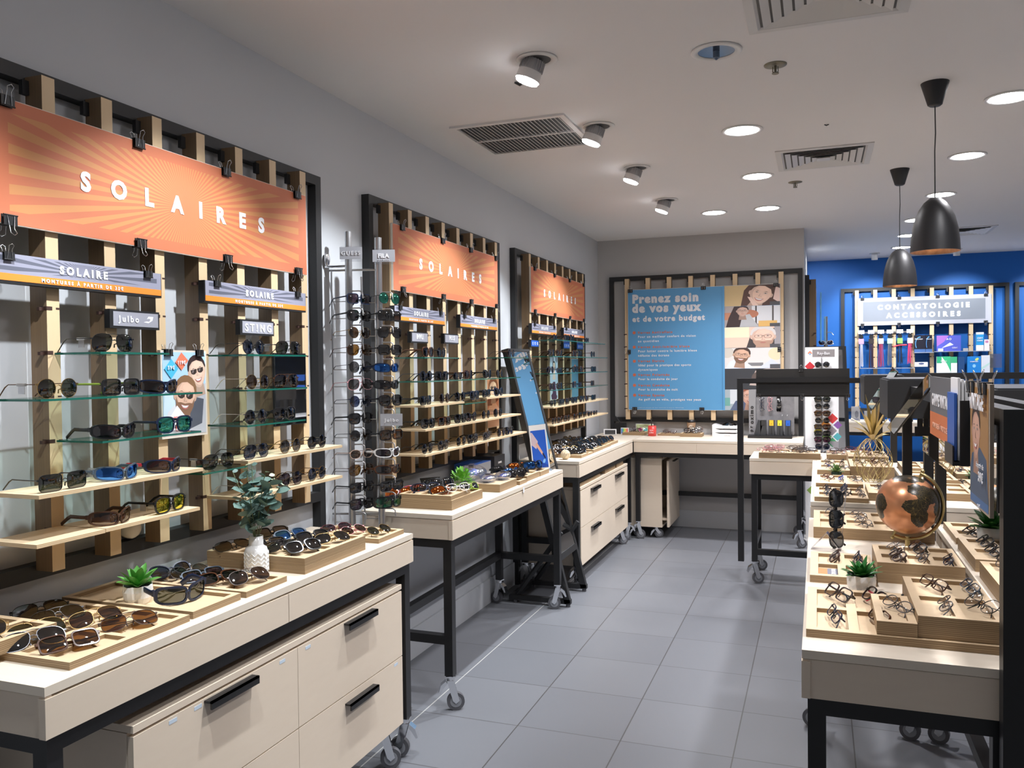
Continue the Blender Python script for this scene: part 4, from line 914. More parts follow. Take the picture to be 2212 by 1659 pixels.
# ================================================================== BACK WALL
PB = ((0, 8.0), 0)
slat_panel(0, PB, 'wide spaced slat panel in black frame on the back wall behind the blue poster', [-1.748+.2023*k for k in range(8)], .042, 2.385, 1.03, -1.915, -.128, [z+.01 for z in LEVELS])
t = thing('blue_poster', 'large blue eye care poster with photo column clipped to the back wall panel', 'poster', (-1.0165, 7.885, 1.70))
Wp, Hp = 1.40, 1.155
part('board', MB().box(-Wp/2, Wp/2, 0, .010, -Hp/2, Hp/2), edge_w, t)
bl = (.10, .31, .56)
items = [('r', -Wp/2+.003, -Hp/2+.003, Wp/2-.003, Hp/2-.003, bl)]
u0, u1 = .205, Wp/2-.004; ztop = Hp/2-.004; rowh = (Hp-.008)/6
warm = (.62, .46, .24)
def ph(k, its):
    z1 = ztop - rowh*k; return fit(its, u0, z1-rowh+.002, u1, z1)
R = lambda a, b, c, d, col: ('r', a, b, c, d, col)
items += ph(0, [R(0, 0, 1, 1, warm), ('p', [(.30, 0), (.36, .75), (.45, 1), (1, 1), (1, 0)], (.10, .05, .04))] + face(.66, .56, .46, (.86, .60, .47), (.08, .04, .03), 1.0/1.9, -16, longh=False) + [('p', [(.42, .45), (.50, .40), (.62, 0), (.52, 0)], (.85, .62, .52)), ('p', [(.93, .9), (1, .8), (1, .1), (.88, .3)], (.85, .62, .55)), R(.82, 0, 1, .18, (.09, .09, .10))])
items += ph(1, [R(0, 0, 1, 1, (.42, .36, .34)), R(.5, .15, 1, 1, (.72, .73, .76)), R(.56, 0, .59, 1, (.10, .09, .09)), R(.86, 0, .89, 1, (.10, .09, .09)), R(.62, 0, .95, .28, (.78, .48, .16)), ('e', .46, .62, .16, .20, 0, (.50, .20, .12)), R(0, .35, .14, .7, (.55, .25, .15)), ('p', [(.03, 0), (.08, .45), (.18, 1), (.38, 1), (.36, .45), (.55, .1), (.58, 0)], (.05, .03, .03)), ('p', [(.28, 0), (.33, .55), (.46, .62), (.62, 0)], (.50, .51, .53))] + face(.33, .76, .23, (.60, .40, .32), (.05, .03, .03), .55, 0, specs='thin', smile=False) + [R(.82, 0, 1, .15, (.09, .09, .10))])
items += ph(2, [R(0, 0, 1, 1, (.85, .62, .50)), R(0, .5, .45, 1, (.95, .85, .60)), ('p', [(.4, 0), (.5, .8), (.7, 1), (.95, .9), (1, 0)], (.06, .05, .05)), R(.9, 0, 1, 1, (.35, .33, .35))] + face(.70, .50, .46, (.85, .58, .46), (.72, .68, .66), .55, 0, specs='thin', beard=(.48, .30, .22), smile=False) + [R(.82, 0, 1, .16, (.09, .09, .10))])
items += ph(3, [R(0, 0, 1, 1, (.74, .72, .70)), ('e', .93, .70, .14, .30, 0, (.80, .68, .46)), ('e', .05, .8, .12, .28, 0, (.62, .58, .52)), R(.43, .12, .70, .28, (.22, .22, .23)), ('p', [(.02, .0), (.10, .35), (.26, .52), (.45, .2), (.55, 0)], (.72, .78, .90)), ('p', [(.6, 0), (.85, .45), (.98, .2), (1, 0)], (.66, .70, .80))] + face(.31, .64, .34, (.66, .42, .30), (.07, .04, .03), .52, -8, specs='thin', beard=(.20, .12, .08)) + [R(.82, 0, 1, .2, (.09, .09, .10))])
items += ph(4, [R(0, 0, 1, 1, (.045, .048, .055)), ('p', [(.45, .2), (.56, .9), (.75, 1), (1, 1), (1, .1)], (.55, .45, .40)), ('e', .62, .55, .13, .3, 0, (.12, .09, .08))])
items += ph(5, [R(0, 0, 1, 1, (.35, .42, .46)), R(.1, .3, .35, 1, (.62, .66, .70)), R(0, .2, .1, .6, (.15, .36, .32)), ('p', [(.1, 0), (.2, .45), (.5, .5), (.9, 0)], (.10, .13, .22))] + face(.47, .66, .38, (.70, .42, .32), (.3, .1, .06), .52, 0, specs='thin'))
items += [('r', .190+i*.006, -Hp/2+.003, .196+i*.006, Hp/2-.003, tuple(bl)) for i in range(3)]
art('print', t, items, y=-.0006)
pw = mat('poster_white_print', (.70, .71, .74), .6); po = mat('poster_orange_print', (.62, .15, .07), .6)
def PLt(s, x, z, cap, w, m=pw, b=.05): letters(s, t, x, z, cap, w, -.0025, b, 'LEFT', m)
lx = -.655
PLt('Prenez soin', lx, .450, .078, .625, b=.09); PLt('de vos yeux', lx, .360, .078, .655, b=.09); PLt('et de votre budget', lx, .270, .052, .685, b=.07)
ents = [(.160, 'Verres Antireflets', .33, ['Pour un meilleur confort de vision', 'au quotidien'], [.545, .20]), (.022, 'Verres Anti-lumi\u00e8re bleue', .49, ['Pour lutter contre la lumi\u00e8re bleue', 'n\u00e9faste des \u00e9crans'], [.555, .295]),
        (-.113, 'Verres Durcis', .25, ['Id\u00e9al pour la pratique des sports', 'dynamiques'], [.50, .185]), (-.245, 'Verres Polaris\u00e9s', .30, ['Pour la conduite de jour'], [.375]), (-.345, 'Verres Conduite', .30, ['Pour la conduite de nuit'], [.375]), (-.440, 'Verres Sports', .25, ['Au golf ou en v\u00e9lo, prot\u00e9gez vos yeux'], [.595])]
dots = []
for (z, hd, hw, ls, lw) in ents:
    PLt(hd, lx+.052, z-.006, .022, hw, po, .05); dots.append(('e', lx+.015, z+.004, .015, .015, 0, (.62, .15, .07)))
    for k, (s_, w_) in enumerate(zip(ls, lw)): PLt(s_, lx+.052, z-.046-.042*k, .022, w_, b=.04)
art('bullets', t, dots, y=-.0016)
PLt('Dispositifs m\u00e9dicaux marqu\u00e9s CE. Voir conditions en magasin. PDS2019/06', lx-.02, -.558, .007, .50, b=0)
for k, (u, fl, nm) in enumerate([(-1.69, False, 'top left corner'), (-1.00, False, 'middle of the top edge'), (-.355, False, 'top right corner'), (-1.655, True, 'bottom edge near the left corner'), (-1.02, True, 'middle of the bottom edge')]):
    clip(on_panel(PB, u, .116, 1.70+(Hp/2 if not fl else -Hp/2)), 0, 'black binder clip on the %s of the big blue poster' % nm, 'clips on the blue poster', flip=fl, s=1.15)
clip((-1.7165, 7.884, 1.70-.02), 0, 'black binder clip gripping the left edge of the big blue poster', 'clips on the blue poster', roty=-PI/2, s=1.1)
clip((-.3165, 7.884, 1.70-.02), 0, 'black binder clip gripping the right edge of the big blue poster', 'clips on the blue poster', roty=PI/2, s=1.1)

table('long birch table along the back wall under the blue poster', -1.545, -.120, 7.29, 7.955, front='-y', seams=(-.992,), rails='back', group='birch display tables')
o = part('corner_worktop', MB().box(-1.996, -1.552, 7.276, 7.955, .868, .89), birch_top); tag(o, 'birch worktop filling the room corner between left and back tables', 'worktop')
gt = 'small plywood trays on the back table'
for k, (a, b, y0, y1, z1, nm, fcs, lc, kd) in enumerate([(-1.745, -1.53, 7.73, 7.90, .918, 'left of the red cup', ('black', 'burgundy'), 'clear', 'oval'), (-1.415, -1.20, 7.75, 7.92, .906, 'in front of the coffee cup', ('burgundy',), 'clear', 'oval'), (-1.19, -.995, 7.66, 7.82, .922, 'right of the coffee cup', ('black', 'tortoise'), 'clear', 'classic')]):
    tray(a, b, y0, y1, .8905, z1, 1, 1, 'small plywood tray %s on the back table' % nm, gt)
    for j, f in enumerate(fcs): glasses(kd, f, lc, ((a+b)/2+(.03 if j else -.01), (y0+y1)/2+.02*j, z1-.002+.012*j), -PI/2+.2*j, .5, True, ctx='lying in the tray %s' % nm, group='spectacles on the back table')
t = thing('red_mug', 'red cylindrical cup with white script and a pencil, back table', 'cup', (-1.455, 7.70, .8905))
part('body', MB().lathe([(.0, 0), (.038, 0), (.038, .095), (.035, .095), (.035, .004), (0, .004)], n=28), mat('red_enamel', (.78, .07, .06), .35), t)
letters('Just', t, 0, .05, .014, .035, -.0385, 0); letters('a Dot', t, 0, .028, .014, .04, -.0385, 0)
part('pencil', MB().tube([(.0, .02, .01), (-.012, .01, .165)], .0045, 6).tube([(-.012, .01, .165), (-.0135, .009, .178)], .004, 6, mi=1), [mat('pencil_black', (.03, .03, .03), .5), gold], t)
t = thing('coffee_cup', 'brown paper coffee cup with black lid on the back table', 'cup', (-1.12, 7.88, .8905))
part('cup', MB().lathe([(0, 0), (.030, 0), (.042, .125), (.039, .125), (0, .11)], n=28), mat('kraft_paper', (.33, .20, .11), .7), t)
part('lid', MB().lathe([(.044, .122), (.045, .130), (.041, .134), (.040, .142), (.036, .144), (0, .141)], n=28), black, t)
art('print', t, [('p', [(-.022, .03), (-.018, .085), (.0, .1), (.02, .09), (.012, .06), (.024, .03), (0, .04)], (.75, .62, .48))], y=-.042)
t = thing('case_stack', 'stack of three white trays with dark sunglasses on top, back table', 'tray stack', (-.78, 7.86, .8905))
for k in range(3):
    part('tray_layer', MB().prism([(-.135, 0), (.135, 0), (.135, .034), (.12, .038), (.07, .024), (-.07, .024), (-.12, .038), (-.135, .034)], -.085, .085), white, t, (0, 0, k*.036))
    letters('SUNGLASSES', t, .0, k*.036+.006, .005, .05, -.0855, 0, m=black)
glasses('sport', 'black', 'black', (-.77, 7.83, .990), -PI/2, .9, True, ctx='on top of the white tray stack', group=None)
cd = carton('black and white open card folder at the left end of the back table', -1.92, -1.80, 7.70, 7.73, .8905, .945, paper, nm='card_folder'); cd.rotation_euler = (-.3, 0, .25); art('print', cd, [('r', -.05, .004, .05, .045, (.03, .03, .03))], y=-.016)
cd = carton('small rainbow striped card beside the black folder, back table', -1.775, -1.70, 7.80, 7.81, .8905, .955, paper, nm='striped_card'); art('print', cd, [('r', -.033+.013*i, .01, -.022+.013*i, .058, c_) for i, c_ in enumerate([(.05, .25, .8), (.1, .6, .25), (.75, .8, .1), (.95, .5, .1), (.85, .12, .15)])], y=-.006)
cd = carton('yellow green leaflet card leaning behind the red cup', -1.66, -1.49, 7.945, 7.955, .8905, .985, paper, nm='leaflet_card'); art('print', cd, fit([('r', 0, 0, 1, 1, (.62, .72, .40)), ('e', .25, .4, .12, .22, 0, (.8, .12, .35)), ('e', .55, .4, .14, .22, 0, (.15, .6, .6)), ('r', .2, .75, .9, .85, (.4, .45, .3)), ('e', .85, .3, .1, .2, 0, (.7, .8, .1))], -.08, .004, .08, .09), y=-.006)
t = thing('desk_organiser', 'black wire desk organiser in the left corner of the back table', 'organiser', (-1.80, 7.90, .8905)); part('basket', MB().box(-.05, .05, -.04, .04, 0, .10), black, t); part('pen', MB().tube([(0, 0, .1), (-.05, 0, .17)], .004, 6), black, t)
# proximo display stand
t = thing('counter_display', 'grey marbled counter display lettered oximo with hanging spectacles, back table', 'counter display', (-.40, 7.74, .8905))
conc = mat('marbled_grey_print', (.23, .23, .24), .6); T = NT(conc); gg = T.new('ShaderNodeTexCoord'); T.l(T.mix(T.noise(gg.outputs['Object'], 14, 6, .7), (.13, .13, .14), (.36, .35, .36)), T.b.inputs['Base Color'])
part('base', MB().box(-.19, .185, -.09, .10, 0, .022), black, t); part('back_panel', MB().box(-.17, .20, .075, .085, .022, .43), conc, t); part('side_panel', MB().box(-.190, -.13, .055, .062, .022, .43), mat('display_side_grey', (.27, .27, .28), .5), t)
letters('pr', t, -.158, .075, .028, .05, .052, .03, m=black, rot=(0, -PI/2, 0)); letters('oximo', t, -.150, .20, .035, .16, .052, .03, m=black, rot=(0, -PI/2, 0)); letters('FF', t, .12, .19, .014, .05, .073, .02)
for k, (x, fc, lc, kd) in enumerate([(-.06, 'navy', 'clear', 'slim'), (.01, 'pink', 'clear', 'slim'), (.09, 'black', 'black', 'sport')]):
    glasses(kd, fc, lc, (-.40+x, 7.74+.045, .8905+.30), -PI/2, 0, True, ctx='hanging %s from left on the grey counter display' % ORD[k], group='spectacles on the counter display', roll=PI/2)
for k, (x, col, nm) in enumerate([(-.115, (.10, .12, .30), 'slanted navy'), (-.06, (.03, .03, .03), 'plain black'), (.01, (.85, .48, .03), 'orange topped'), (.08, (.80, .72, .05), 'yellow topped'), (.15, (.02, .12, .55), 'blue topped')]):
    t2 = thing('spectacle_case', '%s upright spectacle case in the grey counter display' % nm, 'spectacle case', (-.40+x, 7.73, .913), group='upright spectacle cases'); 
    if k == 0: t2.rotation_euler = (0, .25, 0)
    part('case', MB().box(-.025, .025, -.03, .03, 0, .135), mat('case_dark_grey', (.035, .038, .042), .5), t2)
    if k: part('top_label', MB().box(-.018, .018, -.0315, -.0295, .088, .137), mat('case_top_%d' % k, col, .5), t2)
    if k > 1: letters('p', t2, 0, .10, .014, .012, -.032, 0, m=black); letters('proximo', t2, .004, .045, .010, .06, -.032, 0, m=mat('case_lettering', (.012, .012, .012), .5), rot=(0, -PI/2, 0))
# mobile cabinet with drawer ajar
t = thing('drawer_cabinet', 'small birch rolling cabinet with its front ajar, under the back table', 'drawer cabinet', (-1.61, 7.37, 0))
part('body', MB().box(0, .30, .0, .016, .10, .700).box(0, .30, .575, .59, .10, .70).box(0, .016, .016, .575, .10, .70).box(.016, .30, .016, .575, .10, .118), birch, t)
part('cabinet_top', MB().box(-.002, .302, -.002, .592, .700, .718), birch_top, t)
dr = part('drawer', MB().box(.345, .363, .0, .59, .105, .698, 0, Matrix.Translation((0, 0, 0))).box(.10, .345, .03, .56, .16, .18), birch, t); part('handle', MB().box(.363, .385, .20, .42, .672, .678), black, dr)
for px, py in ((.24, .05), (.24, .54), (.05, .05)): caster(t, px, py, .10, .3)
t = thing('notebook', 'open white notebook lying on the small rolling cabinet', 'notebook', (-1.45, 7.46, .7185)); part('pages', MB().prism([(-.11, 0), (0, 0), (0, .004), (-.05, .012), (-.11, .008)], -.07, .07).prism([(.11, 0), (.0, 0), (0, .004), (.05, .012), (.11, .008)][::-1], -.07, .07), paper, t); part('pen', MB().cyl((-.005, -.06, .012), (.01, .05, .013), .004, n=8), gold, t)

# ================================================================== END GONDOLA (portal frame, black sign seen from behind)
t3 = table('birch end table with black portal post and wire castors in mid aisle', -.455, .36, 6.03, 6.50, front='none', rails=None, rot=0, legb=.158, castang=(.3, .3, .2, 2.8), group='birch display tables')
part('stretcher', MB().box(-.355, .355, -.223, -.183, .205, .245), black, t3)
part('stretcher', MB().box(-.395, -.357, -.183, .183, .27, .31), black, t3)
for x in (-.4175-.030,): part('portal_post', MB().box(x-.04, x, -.245, -.205, .158, 1.45), black, t3)
part('portal_beam', MB().box(-.4475, .46, -.245, -.205, 1.415, 1.45), black, t3)
def box_sign_back(label, x0, x1, y, z0, z1, cl, rz=0, which=''):
    w, h = x1-x0, z1-z0
    t = thing('hanging_sign', label, 'sign', ((x0+x1)/2, y, (z0+z1)/2), rz)
    part('back_plate', MB().box(-w/2, w/2, -.012, 0, -h/2, h/2), mat('sign_back_black', (.02, .019, .018), .5), t)
    part('hanger_rail', MB().box(-w/2, w/2, -.030, -.012, h*.02, h*.20).box(-w/2+.02, w/2-.02, -.020, -.012, -h*.45, -h*.05), black, t)
    part('front_board', MB().box(-w/2, w/2, 0, .012, -h/2, h/2), mat('sign_front_grey', (.35, .35, .40), .5), t)
    for k, (f, top) in enumerate(cl): clip(((x0+x1)/2-w/2+w*f, y-.012, z1 if top else z0), rz, 'black binder clip %s of %s' % (ORD[k], which), 'clips on black sign backs', flip=not top, s=.8)
box_sign_back('wide black sign seen from behind, hung on the end table portal', -.400, .197, 5.955, 1.325, 1.515, [(.49, True), (.03, False), (.50, False), (.98, False)], which='the portal sign on the end table')
c = tray(-.392, .015, 6.045, 6.30, .8905, .930, 4, 1, 'plywood tray with two heaps of thin framed spectacles on the end table', 'trays on the end table')
rr = random.Random(9)
for k in range(12):
    hx = -.29 if k < 6 else -.10
    glasses(rr.choice(['slim', 'oval', 'round']), ('pink' if k < 6 else 'brown') if k % 3 else 'silver', 'clear', (hx+rr.uniform(-.05, .05), 6.13+rr.uniform(-.04, .06), .930+.006*(k % 6)), -PI/2+rr.uniform(-.5, .5), 1.2, True,
            ctx='%s in the %s heap of the end table tray' % (ORD[k % 6], 'left pink' if k < 6 else 'right dark'), group='spectacles heaped in the end tray')
c = tray(.055, .355, 6.06, 6.36, .8905, .925, 4, 1, 'second plywood tray of spectacles on the end table behind the pineapple', 'trays on the end table')
for k in range(6): glasses(rr.choice(['slim', 'oval', 'round']), rr.choice(['pink', 'burgundy', 'silver', 'brown']), 'clear', (.20+rr.uniform(-.09, .09), 6.16+rr.uniform(-.04, .06), .925+.006*k), -PI/2+rr.uniform(-.5, .5), 1.2, True, ctx='%s in the second end table tray' % ORD[k], group='spectacles in the second end tray')

# tall sunglasses tower behind
t = thing('sunglasses_tower', 'white Ray-Ban tower of coloured lens sunglasses behind the end table', 'display tower', (.030, 7.62, 0))
part('column', MB().box(-.135, .135, 0, .05, .03, 1.69), white, t); part('base', MB().box(-.15, .15, -.10, .16, 0, .03), white, t)
dia = lambda x, z, s, c_: ('p', [(x-s, z), (x, z-s), (x+s, z), (x, z+s)], c_)
art('print', t, [('r', -.075, 1.605, .105, 1.670, (.27, .25, .25)), dia(-.095, 1.64, .020, (.75, .25, .15)), dia(-.095, 1.632, .010, (.2, .5, .7)), dia(-.095, 1.525, .042, (.55, .03, .04)), dia(.085, 1.075, .045, (.62, .05, .05)), dia(.128, 1.02, .035, (.25, .10, .35)), dia(.03, 1.02, .045, (.85, .32, .06)), dia(.08, .97, .042, (.30, .26, .28)), dia(-.03, .965, .035, (.80, .72, .08)), dia(.125, .92, .035, (.10, .42, .45)), dia(.04, .92, .040, (.25, .40, .12)), dia(.085, .87, .042, (.08, .35, .15)), dia(-.08, .45, .045, (.30, .48, .10)), dia(.03, .40, .045, (.55, .05, .05)),
                  ('p', [(.135, .88), (.135, .78), (.05, .88)], (.35, .33, .34))], y=-.0005)
letters('Ray-Ban', t, .015, 1.625, .026, .10, -.006, 0)
part('centre_rail', MB().box(-.004, .004, -.010, 0, .75, 1.60), clear, t)
tw = [('round', 'black', 'black', 1.525), ('classic', 'black', 'green', 1.225), ('round', 'black', 'black', 1.165), ('classic', 'tortoise', 'amber', 1.105), ('round', 'gold', 'black', 1.045), ('square', 'black', 'amber', .992), ('square', 'black', 'green', .935), ('classic', 'black', 'magenta', .880), ('round', 'navy', 'blue', .820), ('round', 'black', 'black', .76)]
for k, (kd, f, l, z) in enumerate(tw): glasses(kd, f, l, (.034, 7.595, z-.01), -PI/2, 0, True, ctx='%s from top on the white tower' % ORD[k], group='sunglasses on the white tower')
t = thing('leaning_mirror', 'black framed leaning mirror panel behind the white sunglasses tower', 'mirror', (-.17, 7.95, 0), .25)
fr = Matrix.Rotation(-.12, 4, 'X')
part('frame', MB().box(0, .03, 0, .03, 0, 1.72, 0, fr).box(.45, .48, 0, .03, 0, 1.72, 0, fr).box(.03, .45, 0, .03, 1.69, 1.72, 0, fr).box(.03, .45, 0, .03, .1, .13, 0, fr), black, t)
part('mirror_glass', MB().box(.03, .45, .012, .018, .13, 1.69, 0, fr), mirror_m, t)

# ================================================================== RETURN WALL AND BLUE WALL
PR = ((-.115, 0), PI/2)
slat_panel(0, PR, 'edge-on slat display panel on the white return wall beyond the corner', [8.50+.2*k for k in range(8)], .042, 2.36, 1.03, 8.36, 10.2, LEVELS)
t = thing('hanging_poster', 'edge-on blue poster on the return wall slat panel', 'poster', on_panel(PR, 9.25, .150, 2.00), PI/2)
part('board', MB().box(-.65, .65, 0, .012, -.24, .24), mat('poster_blue_light', (.18, .50, .85), .5), t)
PBl = ((0, 10.64), 0)
slat_panel(0, PBl, 'tall slat accessories panel in black frame on the blue wall', [.410+.1975*k for k in range(8)], .043, 2.40, 1.0, .258, 2.005, [z+.012 for z in LEVELS])
t = thing('display_rack', 'second black display frame at the right edge of the blue wall', 'display panel', (0, 10.64, 0))
for x in (2.06, 3.8): part('post', MB().box(x, x+.04, -.04, 0, 0, 2.43), blackf, t)
part('rail', MB().box(2.1, 3.8, -.04, 0, 2.39, 2.43), blackf, t)
t = thing('hanging_sign', 'grey CONTACTOLOGIE ACCESSOIRES sign on the blue wall panel', 'sign', (1.1265, 10.525, 2.145))
part('board', MB().box(-.690, .690, 0, .012, -.160, .160), mat('sign_pale_grey', (.50, .50, .56), .5), t)
part('inner_field', MB().box(-.630, .630, -.001, .0005, -.115, .115), mat('sign_mid_grey', (.25, .27, .31), .5), t)
letters('CONTACTOLOGIE', t, 0, .022, .055, .95, -.002, .09); letters('ACCESSOIRES', t, 0, -.075, .055, .77, -.002, .09)
for k, u in enumerate([.49, .88, 1.28, 1.76]):
    clip((u, 10.524, 2.305), 0, 'black binder clip on top of the accessories sign, %s from left' % ORD[k], 'clips on the accessories sign')
    clip((u, 10.524, 1.985), 0, 'black binder clip under the accessories sign, %s from left' % ORD[k], 'clips on the accessories sign', flip=True)
o = part('hanging_bar', MB().box(.44, 1.03, -.02, 0, 1.895, 1.912), steel, None, (0, 10.54, 0)); tag(o, 'steel bar carrying spectacle cords on the blue wall panel', 'bar')
for k, (x, c1, c2, L_) in enumerate([(.475, (.62, .35, .72), (.55, .55, .62), .38), (.582, (.04, .03, .03), (.06, .03, .04), .40), (.685, (.75, .9, .8), (.45, .05, .09), .38), (.780, (.4, .85, .5), (.12, .13, .16), .36), (.885, (.25, .75, .12), (.02, .02, .02), .34), (.99, (.75, .55, .65), (.60, .06, .16), .34)]):
    t = thing('eyewear_strap_bundle', 'bundle of hanging spectacle cords, %s from left on the blue wall' % ORD[k], 'spectacle cords', (x, 10.50, 1.90), group='bundles of spectacle cords')
    part('price_label', MB().box(-.034, .034, -.012, -.010, -.012, .030), paper, t); part('hook', MB().tube([(0, .03, .0), (0, -.03, 0), (0, -.035, -.02)], .004, 6), steel, t)
    part('header', MB().prism([(-.026, -.05), (-.012, -.02), (.012, -.02), (.026, -.05), (.014, -.07), (-.014, -.07)], -.022, -.016), black, t)
    part('wrapper', MB().box(-.028, .028, -.024, -.014, -.13, -.07), mat('cord_wrap_%d' % k, c1, .4), t)
    cm = MB(); rr = random.Random(k)
    for q in range(9): a = rr.uniform(-.025, .025); cm.tube([(a*.7, -.018, -.12), (a, -.018+rr.uniform(-.01, .01), -.12-L_*.5), (a*1.1, -.018, -.03-L_*(.9+.1*rr.random()))], .003, 5)
    part('cords', cm, mat('cord_col_%d' % k, c2, .5), t)
    if k == 4: part('red_strap', MB().tube([(-.07, -.03, -.165), (0, -.03, -.150), (.07, -.03, -.150)], .009, 8), mat('strap_red', (.8, .03, .05), .4), t)
def wshelf(x0, x1, z, label):
    o = part('accessory_shelf', MB().box(x0, x1, -.20, -.10, -.008, 0), mat('shelf_grey', (.30, .33, .40), .4), None, (0, 10.64, z)); tag(o, label, 'shelf', 'thin shelves on the blue wall panel')
wshelf(1.03, 1.23, 1.664, 'short thin shelf under the black boxes on the blue wall'); wshelf(1.235, 1.80, 1.672, 'long thin shelf under the purple box on the blue wall'); wshelf(1.03, 1.80, 1.425, 'lowest thin shelf on the blue wall panel')
wshelf(.46, 1.03, 1.49, 'dark shelf under the hanging cords on the blue wall')
def wbox(x0, x1, z0, z1, cs, texts, label, items=None, y=10.46, d=.05, nm='product_box'):
    t = thing(nm, label, 'box', ((x0+x1)/2, y, z0), group='product boxes on the blue wall'); w, h = x1-x0, z1-z0
    part('carton', MB().box(-w/2, w/2, 0, d, 0, h), mat('box_%d_%d_%d' % tuple(int(c*99) for c in cs), cs, .4), t)
    if items: art('print', t, fit(items, -w/2, 0, w/2, h), y=-.0006)
    for (b, u, z, cap, wd) in texts: letters(b, t, u, z, cap, wd, -.004, .02)
    return t
z1_ = 1.6645
ring = [('p', [(.5+.42*math.cos(q), .5+.42*math.sin(q)) for q in [i*.3+1.4 for i in range(9)]] + [(.5+.36*math.cos(q), .5+.36*math.sin(q)) for q in [i*.3+1.4 for i in range(8, -1, -1)]], (.10, .35, .85))]
wbox(1.032, 1.145, z1_, 1.858, (.01, .01, .02), [('Oxysept', -.01, .145, .014, .08)], 'black Oxysept contact lens box, left of the pair on the blue wall', ring+[('r', 0, 0, 1, .18, (.05, .12, .3))])
wbox(1.148, 1.215, z1_, 1.858, (.01, .01, .02), [('Oxysept', 0, .145, .010, .055)], 'black Oxysept contact lens box, right of the pair on the blue wall', ring+[('r', 0, 0, 1, .18, (.05, .12, .3))])
wbox(1.262, 1.504, 1.6725, 1.848, (.10, .12, .55), [('AO', 0, .125, .022, .05), ('COLC', .06, .03, .016, .055)], 'wide purple and blue AO box on the blue wall shelf', [('p', [(0, .3), (0, 1), (.5, 1), (.3, .6)], (.38, .16, .60)), ('p', [(.2, .2), (.55, .55), (.7, .4)], (.75, .8, .95))])
wbox(1.655, 1.730, 1.6725, 1.877, (.03, .30, .62), [('OXY', 0, .13, .020, .055), ('CLEAR', 0, .105, .014, .055)], 'turquoise OXY CLEAR box on the blue wall shelf', [('r', 0, 0, 1, .3, (.85, .85, .88)), ('r', 0, .88, 1, 1, (.85, .88, .9))])
wbox(1.735, 1.785, 1.6725, 1.795, (.80, .72, .78), [], 'small pale pink box beside the turquoise one', [('r', .2, .7, .8, .9, (.5, .2, .35))])
for k, x in enumerate((1.30, 1.55, 1.69)): o = part('price_holder', MB().box(-.025, .025, 0, .01, 0, .03), paper if k != 1 else mat('grey_tag', (.4, .4, .42), .5), None, (x, 10.448, 1.6725)); tag(o, 'small price holder on the long blue wall shelf, %s from left' % ORD[k], 'price holder', 'price holders on the blue wall')
zb = 1.4255
wbox(1.262, 1.402, zb, 1.612, (.80, .86, .82), [('biotrue', 0, .13, .012, .06)], 'green and white lens solution box, larger of two, blue wall', [('r', 0, .6, .35, 1, (.03, .38, .18)), ('p', [(.35, 1), (1, 1), (1, .1), (.7, .6)], (.05, .48, .22))])
wbox(1.405, 1.466, zb, 1.608, (.80, .86, .82), [], 'green and white lens solution box, smaller of two, blue wall', [('r', 0, .62, 1, 1, (.05, .42, .20))])
wbox(1.475, 1.540, zb, 1.606, (.02, .07, .20), [], 'narrow dark navy box on the lowest blue wall shelf')
wbox(1.568, 1.703, zb, 1.610, (.02, .22, .62), [('COMFORT', 0, .12, .012, .08)], 'bright blue box with pale logo on the lowest blue wall shelf', [('e', .7, .82, .14, .08, 20, (.6, .7, .2)), ('e', .5, .42, .12, .1, 0, (.3, .6, .95))])
wbox(1.706, 1.790, zb, 1.620, (.68, .70, .76), [], 'grey white curved print box on the lowest blue wall shelf', [('p', [(0, .3), (1, .6), (1, .5), (0, .15)], (.5, .7, .65))])
wbox(1.038, 1.170, 1.50, 1.552, (.85, .85, .88), [], 'low white box with dark oval on the blue wall', [('e', .5, .65, .22, .22, 0, (.08, .1, .2))])
o = part('card_holder', MB().box(1.80, 1.915, -.13, -.126, 1.48, 1.635), tinted('frosted_holder', (.75, .8, .9), g=.3, rough=.3), None, (0, 10.64, 0)); tag(o, 'clear card holder clipped at the right edge of the blue wall panel', 'card holder')
table('white topped counter along the blue wall', .22, 2.3, 10.02, 10.50, front='-y', seams=(1.2,), rails=None, group='birch display tables', name='display_counter')
for k, (x, w_, h_) in enumerate([(.40, .10, .17), (.53, .09, .12)]):
    t = thing('card_stand', 'clear brochure stand on the blue wall counter, %s from left' % ORD[k], 'card stand', (x, 10.15, .8905), group='stands on the blue wall counter')
    part('holder', MB().box(-w_/2, w_/2, 0, .004, 0, h_), clear, t); part('leaflet', MB().box(-w_/2+.004, w_/2-.004, .005, .008, .004, h_-.004), paper, t)
    art('print', t, fit([('e', .6, .45, .2, .25, 0, (.45, .45, .5)), ('r', .2, .1, .8, .16, (.3, .35, .6))], -w_/2, 0, w_/2, h_), y=.0045)
for k, (x, w_) in enumerate([(.66, .09), (.80, .10), (.95, .08), (1.15, .2)]): o = part('small_carton', MB().box(-w_/2, w_/2, -.03, .03, 0, .07), [bx_blk, bx_blue, bx_blk, mat('carton_light', (.6, .62, .68), .5)][k], None, (x, 10.2, .8905)); tag(o, 'small carton on the blue wall counter, %s from left' % ORD[k], 'box', 'cartons on the blue wall counter')
